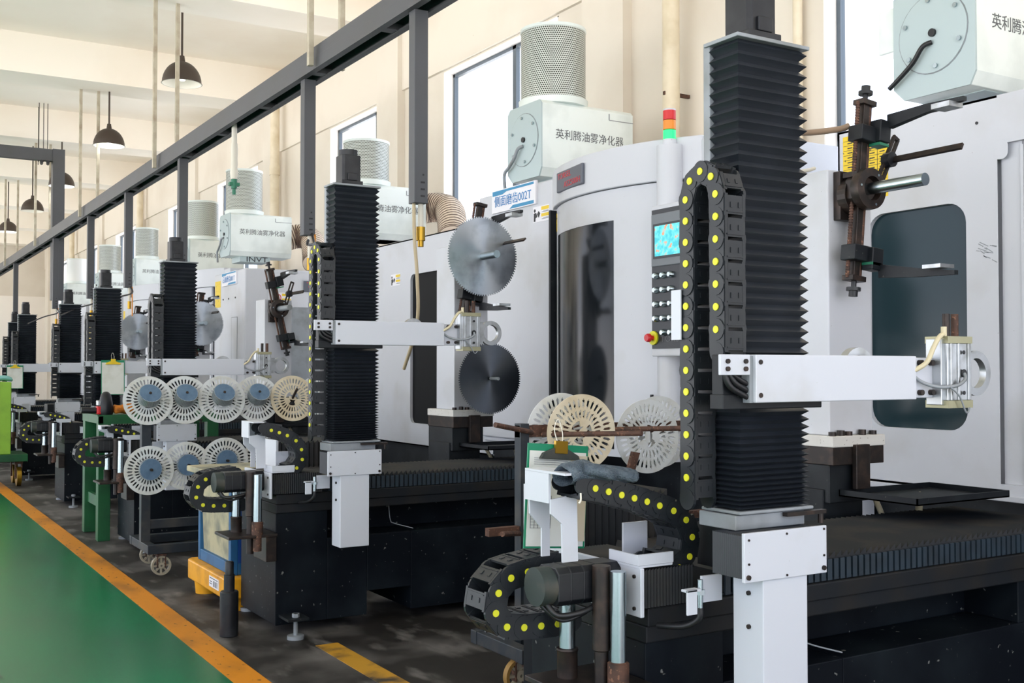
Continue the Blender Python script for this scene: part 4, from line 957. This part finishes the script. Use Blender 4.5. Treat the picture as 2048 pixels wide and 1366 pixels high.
def disc(x, y, z, tilt, label, group, aged=0, rz=0., sc=1.):
    s = (D0, D1)[aged]
    o = s if not used[aged] else s.copy()
    if used[aged]: COL.objects.link(o)
    used[aged] = True
    o.location = (x, y, z); o.rotation_euler = (tilt, random.uniform(0, 3), rz); o.rotation_mode = 'XYZ'
    M = Matrix.Rotation(rz, 3, 'Z') @ Matrix.Rotation(tilt, 3, 'X') @ Matrix.Rotation(random.uniform(0, 3), 3, 'Y')
    o.rotation_euler = M.to_euler(); o.scale = (sc,) * 3
    return tagged(o, label, 'slotted disc', group)
def small_blade():
    r, n = .086, 44; pts = []
    for i in range(n):
        a = 2 * PI * i / n; st = 2 * PI / n
        for q, rr in ((0, .96), (.45, .955), (.5, 1), (.9, 1)): pts.append((r * rr * math.cos(a + st * q), r * rr * math.sin(a + st * q)))
    k = len(pts); inner = [(.075 * math.cos(2 * PI * i / k), .075 * math.sin(2 * PI * i / k)) for i in range(k)]
    mb = MB(); vs = [(p[0], -.0016, p[1]) for p in inner] + [(p[0], -.0016, p[1]) for p in pts] + [(p[0], .0016, p[1]) for p in pts] + [(p[0], .0016, p[1]) for p in inner]
    mb.add(vs, [tuple(range(k)), tuple(range(3 * k, 4 * k))])
    mb.mi = 0
    mb.add(vs[:0], [])
    mb.f += [(i, (i + 1) % k, k + (i + 1) % k, k + i) for i in range(k)] + [(2 * k + i, 2 * k + (i + 1) % k, 3 * k + (i + 1) % k, 3 * k + i) for i in range(k)]
    mb.m += [0] * (2 * k)
    mb.f += [(k + i, k + (i + 1) % k, 2 * k + (i + 1) % k, 2 * k + i) for i in range(k)]; mb.m += [1] * k
    # teeth faces in bare metal
    for i in range(n):
        for j in (2,):
            pass
    o = mesh_obj('small_saw_blade', mb, [BLADEB, TOOTH], (0, 0, 0), None)
    tb = MB()
    for i in range(n):
        a = 2 * PI * (i + .18) / n
        tb.obox((.084 * math.cos(a), 0, .084 * math.sin(a)), ((math.cos(a), 0, math.sin(a)), (0, 1, 0), (-math.sin(a), 0, math.cos(a))), (.003, .0021, .0026))
    mesh_obj('carbide_teeth', tb, TOOTH, (0, 0, 0), o)
    return o
SB = small_blade(); sb_used = False
def blade_stack(c, ax, n, what, group):
    global sb_used
    ax = V(ax).normalized(); rot = V((0, -1, 0)).rotation_difference(ax).to_euler()
    for i in range(n):
        first = (i == n - 1)
        lab = ('outermost blue saw blade of the ' + what) if first else 'blue saw blade inside the ' + what
        o = SB if not sb_used else copy_tree(SB)
        sb_used = True
        o.location = V(c) + ax * (.014 + i * .0048); o.rotation_euler = (rot.to_matrix() @ Matrix.Rotation(random.uniform(-.03, .03), 3, 'Y')).to_euler()
        tagged(o, lab, 'saw blade', group + (', outermost' if first else ''))
def caster(t, x, y, big=.075, m=RUBBER):
    c = t.part('caster', MB().box(x - .035, x + .035, y - .03, y + .03, .155, .165).box(x - .034, x - .026, y - .02, y + .02, .06, .16).box(x + .026, x + .034, y - .02, y + .02, .06, .16), RUST)
    t.part('wheel', MB().ring((x, y, big), 'y', big, big * .8, .035, 28), m, c, sm=40)
    h = MB().ring((x, y, big), 'y', big * .32, .008, .04, 16)
    for i in range(8):
        a = i * PI / 4; h.obox((x + big * .55 * math.cos(a), y, big + big * .55 * math.sin(a)), ((math.cos(a), 0, math.sin(a)), (0, 1, 0), (-math.sin(a), 0, math.cos(a))), (big * .28, .012, .006))
    t.part('wheel_hub', h, RUBBER, c)
# trolley behind the second machine
TX0, TY = 2.03, 8.86
t = Thing('disc_trolley', 'dark steel trolley on casters hung with white slotted discs and blue blade stacks', 'trolley', (2.7, TY, 0))
for x in (TX0, 3.52): t.part('upright', MB().box(x - .035, x + .035, TY + .03, TY + .10, .19, 1.34), TROL)
t.part('base', MB().box(TX0 - .04, 3.56, TY - .22, TY - .15, .17, .24).box(TX0 - .04, 3.56, TY + .35, TY + .42, .17, .24).box(TX0 - .037, TX0 + .03, TY - .149, TY + .349, .172, .238).box(3.49, 3.557, TY - .149, TY + .349, .172, .238).box(TX0, 3.52, TY + .04, TY + .09, .33, .40), TROL, bevel=.004)
t.part('crossbar', MB().box(TX0, 3.52, TY + .035, TY + .085, 1.30, 1.36), TROL)
t.part('crossbar', MB().box(TX0, 3.52, TY + .035, TY + .085, .78, .85), TROL)
for x, y in ((2.1, TY - .18), (3.45, TY - .18), (2.14, TY + .38), (3.45, TY + .38)): caster(t, x, y, .075)
UP = [2.03, 2.322, 2.618, 2.92, 3.225, 3.47]
upax = V((.0, -1, .75)).normalized()
ords = ['first', 'second', 'third', 'fourth', 'fifth', 'sixth']
for i, x in enumerate(UP):
    y = TY - .005 + (.012 if i % 2 else -.012) + .004 * i
    disc(x, y, 1.35, -.12, '%s white slotted disc from the left in the upper row of the trolley' % ords[i], 'slotted discs on the dark trolley', aged=1 if i in (4,) else 0)
    p = V((x, y, 1.352)); t.part('peg', MB().cyl(p + V((0, .03, -.02)), p + upax * (.103 if i < 4 else .13), .011, 12), DRKMET)
    if i < 4: blade_stack(p + upax * .01, upax, 16, '%s tilted stack from the left on the trolley' % ords[i], 'small blue saw blades in the %s upper stack' % ords[i])
LO = [(2.042, .80), (2.339, .82), (2.645, .845), (3.0, .86)]
for i, (x, z) in enumerate(LO):
    y = TY - .005 + (.012 if i % 2 else -.012)
    disc(x, y, z, 0.0, '%s white slotted disc from the left in the lower row of the trolley' % ords[i], 'slotted discs on the dark trolley')
    t.part('peg', MB().cyl((x, y + .04, z + .01), (x, y - .09, z + .01), .011, 12), DRKMET)
    blade_stack((x, y - .012, z + .012), (0, -1, 0), 8, '%s lower stack from the left on the trolley' % ords[i], 'small blue saw blades in the %s lower stack' % ords[i])
g = MB(); g.rings([[(2.37 + .06 * a_ + .012 * math.sin(3 * k), TY - .02 + .05 * math.cos(2 * PI * k / 14), .70 - .012 * a_ + (.075 + .02 * math.sin(k * 1.9 + a_)) * math.sin(2 * PI * k / 14)) for k in range(14)] for a_ in range(5)])
solo('cleaning_rag', g, GLOVE, 'grey rag bundled on the trolley beside the lowest left slotted disc', 'cloth', (2.48, TY, .7), sm=60, sub=1)
# trolley between the two nearest machines
t = Thing('disc_trolley', 'dark trolley with rusty rods and aged slotted discs between the two nearest machines', 'trolley', (3.4, 4.7, 0))
t.part('upright', MB().box(2.93, 2.98, 4.72, 4.78, .2, 1.32), TROL); t.part('upright', MB().box(4.2, 4.25, 4.72, 4.78, .2, 1.32), TROL)
t.part('base', MB().box(2.8, 4.3, 4.5, 4.56, .17, .24).box(2.8, 4.3, 4.95, 5.01, .17, .24).box(2.803, 2.87, 4.561, 4.949, .172, .238), TROL, bevel=.004)
for x, y in ((2.86, 4.62), (4.2, 4.62), (4.2, 4.97)): caster(t, x, y, .085, m=mat('amber_wheel', '8A6A34', .6))
t.part('crossbar', MB().box(2.93, 4.25, 4.73, 4.78, 1.25, 1.31), RUST)
t.part('crossbar', MB().box(2.75, 4.25, 4.73, 4.77, .76, .80), RUST)
rod = lambda a, b: t.part('rod', MB().cyl(a, b, .0135, 10), RUST)
rod((2.72, 4.62, 1.325), (3.0, 4.72, 1.275)); rod((3.06, 4.72, 1.262), (3.30, 4.2, 1.287)); rod((3.40, 4.75, 1.275), (3.66, 4.25, 1.30)); rod((2.72, 4.55, .80), (2.95, 4.75, .76))
t.part('prop', MB().obox((3.53, 4.58, 1.09), ((1, 0, -.2), (0, 1, 0), (.35, 0, 1)), (.022, .012, .075)), RUST)
for x, y, z, tl, lab, ag, rz in ((3.25, 4.64, 1.27, .02, 'large aged cream slotted disc above the green clipboard', 1, -.12), (3.19, 4.74, 1.275, .02, 'white slotted disc tucked just behind the aged cream one', 0, -.1), (3.70, 4.66, 1.235, -.03, 'white slotted disc just left of the nearest vertical cable chain', 0, -.1), (3.86, 4.76, 1.25, -.03, 'white slotted disc half hidden by the nearest vertical cable chain', 0, -.1)):
    disc(x, y, z, tl, lab, 'slotted discs on the near trolley', aged=ag, rz=rz, sc=1.03)

# ---------------------------------------------------------------- smaller things
def clipboard(base, w, h, rx, rz, label, wire=True, near=False, curl=0., ry=0.):
    x0, y0, z0 = base
    t = Thing('clipboard', label, 'clipboard', base, (0, 0, 0), 'green clipboards'); P = t.part
    M = Matrix.Rotation(rz, 3, 'Z') @ Matrix.Rotation(ry, 3, 'Y') @ Matrix.Rotation(rx, 3, 'X'); B = V(base)
    fn = lambda p: B + M @ (p - B)
    def part(n, mb, m, par=None, **k): return P(n, mb.bend(fn), m, par, **k)
    part('board', MB().box(x0 - w / 2, x0 + w / 2, y0, y0 + .004, z0 - h, z0), GREENB, bevel=.001)
    part('paper', MB().box(x0 - w * .47, x0 + w * .46, y0 - .003, y0 - .001, z0 - h * .98, z0 - h * .07), PAPER)
    if near:
        part('paper_sheet', MB().box(x0 + w * .2, x0 + w * .475, y0 - .006, y0 - .004, z0 - h * .93, z0 - h * .1), PAPERB)
        l = MB()
        for i in range(4): l.box(x0 - w * .4, x0 + w * (.1 + .05 * (i % 2)), y0 - .0042, y0 - .003, z0 - h * (.14 + .02 * i), z0 - h * (.137 + .02 * i))
        for i in range(12): l.box(x0 - w * .42, x0 - w * .1, y0 - .0042, y0 - .003, z0 - h * (.5 + .028 * i), z0 - h * (.497 + .028 * i))
        for q in (-.42, -.36, -.3, -.2, -.1): l.box(x0 + w * q, x0 + w * (q + .006), y0 - .0042, y0 - .003, z0 - h * .81, z0 - h * .5)
        part('table_print', l, INKG)
    c = part('clip', MB().prism([(x0 - w * .33, z0 - .05), (x0 + w * .33, z0 - .05), (x0 + w * .3, z0 - .035), (x0 + w * .1, z0 - .012), (x0 - w * .1, z0 - .012), (x0 - w * .28, z0 - .03)], 'y', y0 - .016, y0 - .003), MOTORG if near else YSTK, bevel=.002)
    part('clip_spring', MB().box(x0 - w * .1, x0 + w * .1, y0 - .02, y0 - .008, z0 - .03, z0 + .012), BRASS if near else YSTK, c)
    if wire: part('wire_loop', MB().tube(smooth_pts([(x0 - .012, y0 - .012, z0 + .005), (x0 - .02, y0, z0 + .05), (x0, y0 + .01, z0 + .085), (x0 + .012, y0, z0 + .045), (x0 + .008, y0 - .012, z0 + .005)]), .0018, 6), WTAPE, c)
    return t
clipboard((2.05, 3.06, 1.345), .245, .345, -.05, .0, 'near green clipboard with papers behind the grey glove and chain bracket', True, True, ry=.085)
clipboard((2.62, 13.152, 1.70), .26, .40, -.05, .0, 'far green clipboard hanging in front of the fifth column', True)
clipboard((2.45, 20.352, 1.66), .26, .40, -.05, .0, 'green clipboard at the far left edge beside the last columns', True)
# knitted glove lying on the near chain
g = MB(); loops = []
prof = [(1.872, .052, .040, 1.262), (1.885, .058, .046, 1.268), (1.93, .056, .042, 1.276), (1.98, .062, .043, 1.279), (2.03, .06, .038, 1.272), (2.08, .05, .028, 1.258), (2.12, .042, .021, 1.25), (2.17, .036, .019, 1.247), (2.205, .030, .018, 1.246), (2.222, .016, .010, 1.244)]
for x, ry, rz, z in prof:
    x = 1.872 + (x - 1.872) * .72
    loops.append([(x + .006 * math.sin(5 * k), 2.775 + ry * math.cos(2 * PI * k / 18) * (1 + .06 * math.sin(k * 2.3 + x * 40)), z + rz * math.sin(2 * PI * k / 18) * (1 + .12 * math.sin(k * 1.7 + x * 55)) * (1 if math.sin(2 * PI * k / 18) > 0 else .55)) for k in range(18)])
g.rings(loops, caps=False)
inn = [[(x + .004, y * .9 + 2.775 * .1, z * .9 + 1.262 * .1) for x, y, z in loops[0]], [(x + .05, y * .8 + 2.775 * .2, z * .8 + 1.262 * .2) for x, y, z in loops[0]]]
g.rings([loops[0]] + inn, caps=False)
t = Thing('work_glove', 'grey knitted work glove lying on the nearest horizontal cable chain', 'glove', (2.05, 2.775, 1.25))
t.part('palm', g, GLOVE, sm=60, sub=1)
fg = MB()
for k, (yy, dz_, L) in enumerate(((2.735, .004, .10), (2.76, .010, .12), (2.785, .012, .125), (2.81, .006, .11))):
    fg = MB().tube(smooth_pts([(2.0, yy, 1.27 + dz_), (2.04, yy, 1.27 + dz_), (2.02 + L * .8, yy - .01, 1.258 + dz_), (2.02 + L, yy - .012, 1.25 + dz_)], 4), .015, 10, [.017] * 10 + [.014, .012, .006]); t.part('finger', fg, GLOVE, sm=60)
t.part('thumb', MB().tube(smooth_pts([(1.92, 2.73, 1.295), (1.96, 2.712, 1.29), (2.0, 2.708, 1.275), (2.025, 2.71, 1.265)], 4), .015, 10, [.02] * 6 + [.018, .017, .016, .015, .013, .011, .006]), GLOVE, sm=60)
t.part('cuff_thread', MB().tube(smooth_pts([(1.895, 2.71, 1.225), (1.892, 2.705, 1.205), (1.885, 2.705, 1.195)]), .003, 6), WTAPE)
# stepped cylinder on the floor
t = Thing('stepped_cylinder', 'black stepped steel cylinder standing on the floor beside the yellow pallet', 'cylinder', (1.975, 6.5, 0))
t.part('body', MB().lathe([(.001, 0), (.052, 0), (.055, .004), (.055, .262), (.05, .268), (.001, .268)], (1.975, 6.5, 0), 32), MOTOR, sm=35)
t.part('spigot', MB().lathe([(.032, .266), (.032, .365), (.026, .367), (.026, .438), (.022, .444), (.001, .444)], (1.975, 6.5, 0), 28), MOTOR, sm=35)
# tote bin on yellow spill pallet
t = Thing('tote_bin', 'blue framed bin with soiled cream side standing on the yellow spill pallet', 'bin', (2.4, 7.55, .23)); P = t.part
bx0, bx1, by0, by1 = 2.18, 2.62, 7.15, 7.93
P('liner', MB().rings([[(bx0 + .03, by0 + .03, .25), (bx1 - .03, by0 + .03, .25), (bx1 - .03, by1 - .03, .25), (bx0 + .03, by1 - .03, .25)], [(bx0 + .005, by0 + .01, .86), (bx1 - .01, by0 + .01, .86), (bx1 - .01, by1 - .01, .86), (bx0 + .005, by1 - .01, .86)]]), CREAMB)
fr = MB()
for y in (by0, by1 - .05): fr.box(bx0, bx0 + .05, y, y + .05, .23, .84)
fr.box(bx0 + .002, bx0 + .048, by0 + .051, by1 - .051, .232, .31); fr.box(bx0 - .003, bx0 + .053, by0 - .003, by1 + .003, .841, .87); fr.box(bx0 + .051, bx1, by0 + .003, by0 + .03, .232, .84); fr.box(bx1 - .05, bx1, by1 - .05, by1, .23, .85)
P('frame', fr, BLUEBIN, bevel=.004)
P('blue_side', MB().box(bx0 + .05, bx1, by0 - .003, by0 + .001, .31, .84), BLUEBIN2)
P('cream_lid', MB().box(bx0 - .14, bx1 - .05, by0 + .08, by1 - .2, .885, .925).box(bx0 + .04, bx1 - .04, by0 + .08, by1 - .06, .84, .885), CREAMB, bevel=.008)
t = Thing('spill_pallet', 'yellow plastic spill pallet under the blue framed bin', 'pallet', (2.4, 7.55, 0)); P = t.part
P('tray', MB().prism([(2.15, 7.06), (2.66, 7.06), (2.69, 7.10), (2.69, 7.98), (2.66, 8.02), (2.15, 8.02), (2.12, 7.98), (2.12, 7.10)], 'z', .09, .23), YELP, bevel=.012)
for x, y in ((2.22, 7.2), (2.58, 7.2), (2.22, 7.85), (2.58, 7.85)): P('foot', MB().cyl((x, y, 0), (x, y, .1), .075, 20, .085), YELP, sm=40)
lb = P('pallet_label', MB().box(2.115, 2.1205, 7.20, 7.42, .13, .20), SIGNW); b = MB()
for k in range(5): b.box(2.1135, 2.115, 7.225 + k * .022, 7.225 + k * .022 + (.009 if k % 2 else .004), .14, .178)
b.box(2.1135, 2.115, 7.35, 7.405, .15, .154); b.box(2.1135, 2.115, 7.35, 7.40, .165, .169); b.box(2.1135, 2.115, 7.22, 7.40, .188, .192)
P('label_print', b, INK, lb)
t = Thing('spill_pallet', 'yellow pallet glimpsed through the notch under the second machine bed', 'pallet', (3.1, 7.6, 0))
t.part('tray', MB().box(2.72, 3.3, 7.35, 7.9, .08, .22), YELP, bevel=.01)
for x in (2.8, 3.2): t.part('foot', MB().cyl((x, 7.45, 0), (x, 7.45, .09), .06, 16), YELP)
# green bench with tools
t = Thing('steel_bench', 'green painted steel bench frame behind the dark disc trolley', 'bench', (2.5, 10.9, 0)); P = t.part
gx0, gx1, gy0, gy1, gz = 2.0, 3.12, 10.65, 11.44, 1.17
P('table_top', MB().box(gx0 - .01, gx1, gy0, gy1, gz - .012, gz), GREENP); P('apron', MB().box(gx0, gx1, gy0, gy0 + .05, gz - .085, gz - .012).box(gx0 - .005, gx0 + .04, gy0, gy1, gz - .08, gz - .012), GREENP)
for x, y in ((gx0, gy0), (gx0, gy1 - .11), (gx1 - .11, gy0), (gx1 - .11, gy1 - .11)): P('leg', MB().box(x, x + .11, y, y + .11, 0, gz - .08), GREENP, bevel=.004)
P('brace', MB().box(gx0 + .03, gx0 + .07, gy0 + .1, gy1 - .1, .30, .40), GREENP)
t = Thing('power_tool', 'black and red hand tool with silver cap on the green bench', 'power tool', (2.12, 10.75, gz)); P = t.part
P('handle', MB().lathe([(.001, 0), (.06, 0), (.07, .03), (.062, .11), (.045, .19), (.02, .215), (.001, .217)], (2.075, 10.72, gz), 18), MOTOR, sm=40)
P('red_body', MB().box(1.99, 2.06, 10.68, 10.78, gz + .005, gz + .08), REDP, bevel=.012); P('silver_cap', MB().box(1.995, 2.055, 10.69, 10.77, gz + .085, gz + .135), ALU, bevel=.008)
P('barrel', MB().cyl((2.0, 10.73, gz + .04), (1.86, 10.74, gz + .045), .03, 14), MOTOR, sm=40)
r = MB(); n = 12; loops = []
for i in range(7):
    a = i / 6; loops.append([(2.14 + .2 * a, 10.72 + (.06 + .03 * math.sin(4 * a + 1)) * math.cos(2 * PI * k / n), max(gz + .002, gz + .05 + (.048 + .014 * math.sin(7 * a + k)) * math.sin(2 * PI * k / n))) for k in range(n)])
r.rings(loops); solo('cleaning_rag', r, ORRAG, 'crumpled orange cloth on the green bench beside the hand tool', 'cloth', (2.24, 10.72, gz), sm=60, sub=1)
# lime cart at the left edge
t = Thing('lime_cart', 'lime green cart with caster at the far left edge of the picture', 'cart', (1.7, 16.6, 0)); P = t.part
P('side_panel', MB().box(1.3, 1.91, 16.2, 16.85, .44, 1.42), LIME, bevel=.01); P('deck', MB().box(1.25, 2.12, 16.15, 16.9, .34, .44), MATS['green_frame_paint'], bevel=.006)
for x, y in ((2.02, 16.3), (1.4, 16.3), (2.02, 16.75)):
    c = P('caster', MB().box(x - .05, x + .05, y - .04, y + .04, .30, .345).box(x - .045, x - .03, y - .03, y + .03, .1, .31).box(x + .03, x + .045, y - .03, y + .03, .1, .31), RUST)
    P('wheel', MB().cyl((x - .028, y, .13), (x + .028, y, .13), .13, 24), BRASS, c, sm=40)
q = MB(); q.rings([[(1.35 + a * .12, 16.22 + .1 * math.cos(2 * PI * k / 10) + .12, 1.46 + .04 * math.sin(2 * PI * k / 10) + .03 * math.sin(a * 2)) for k in range(10)] for a in range(6)])
solo('teal_rag', q, TEAL, 'pale teal rag draped on top of the lime cart', 'cloth', (1.65, 16.34, 1.45), sm=60, sub=1)
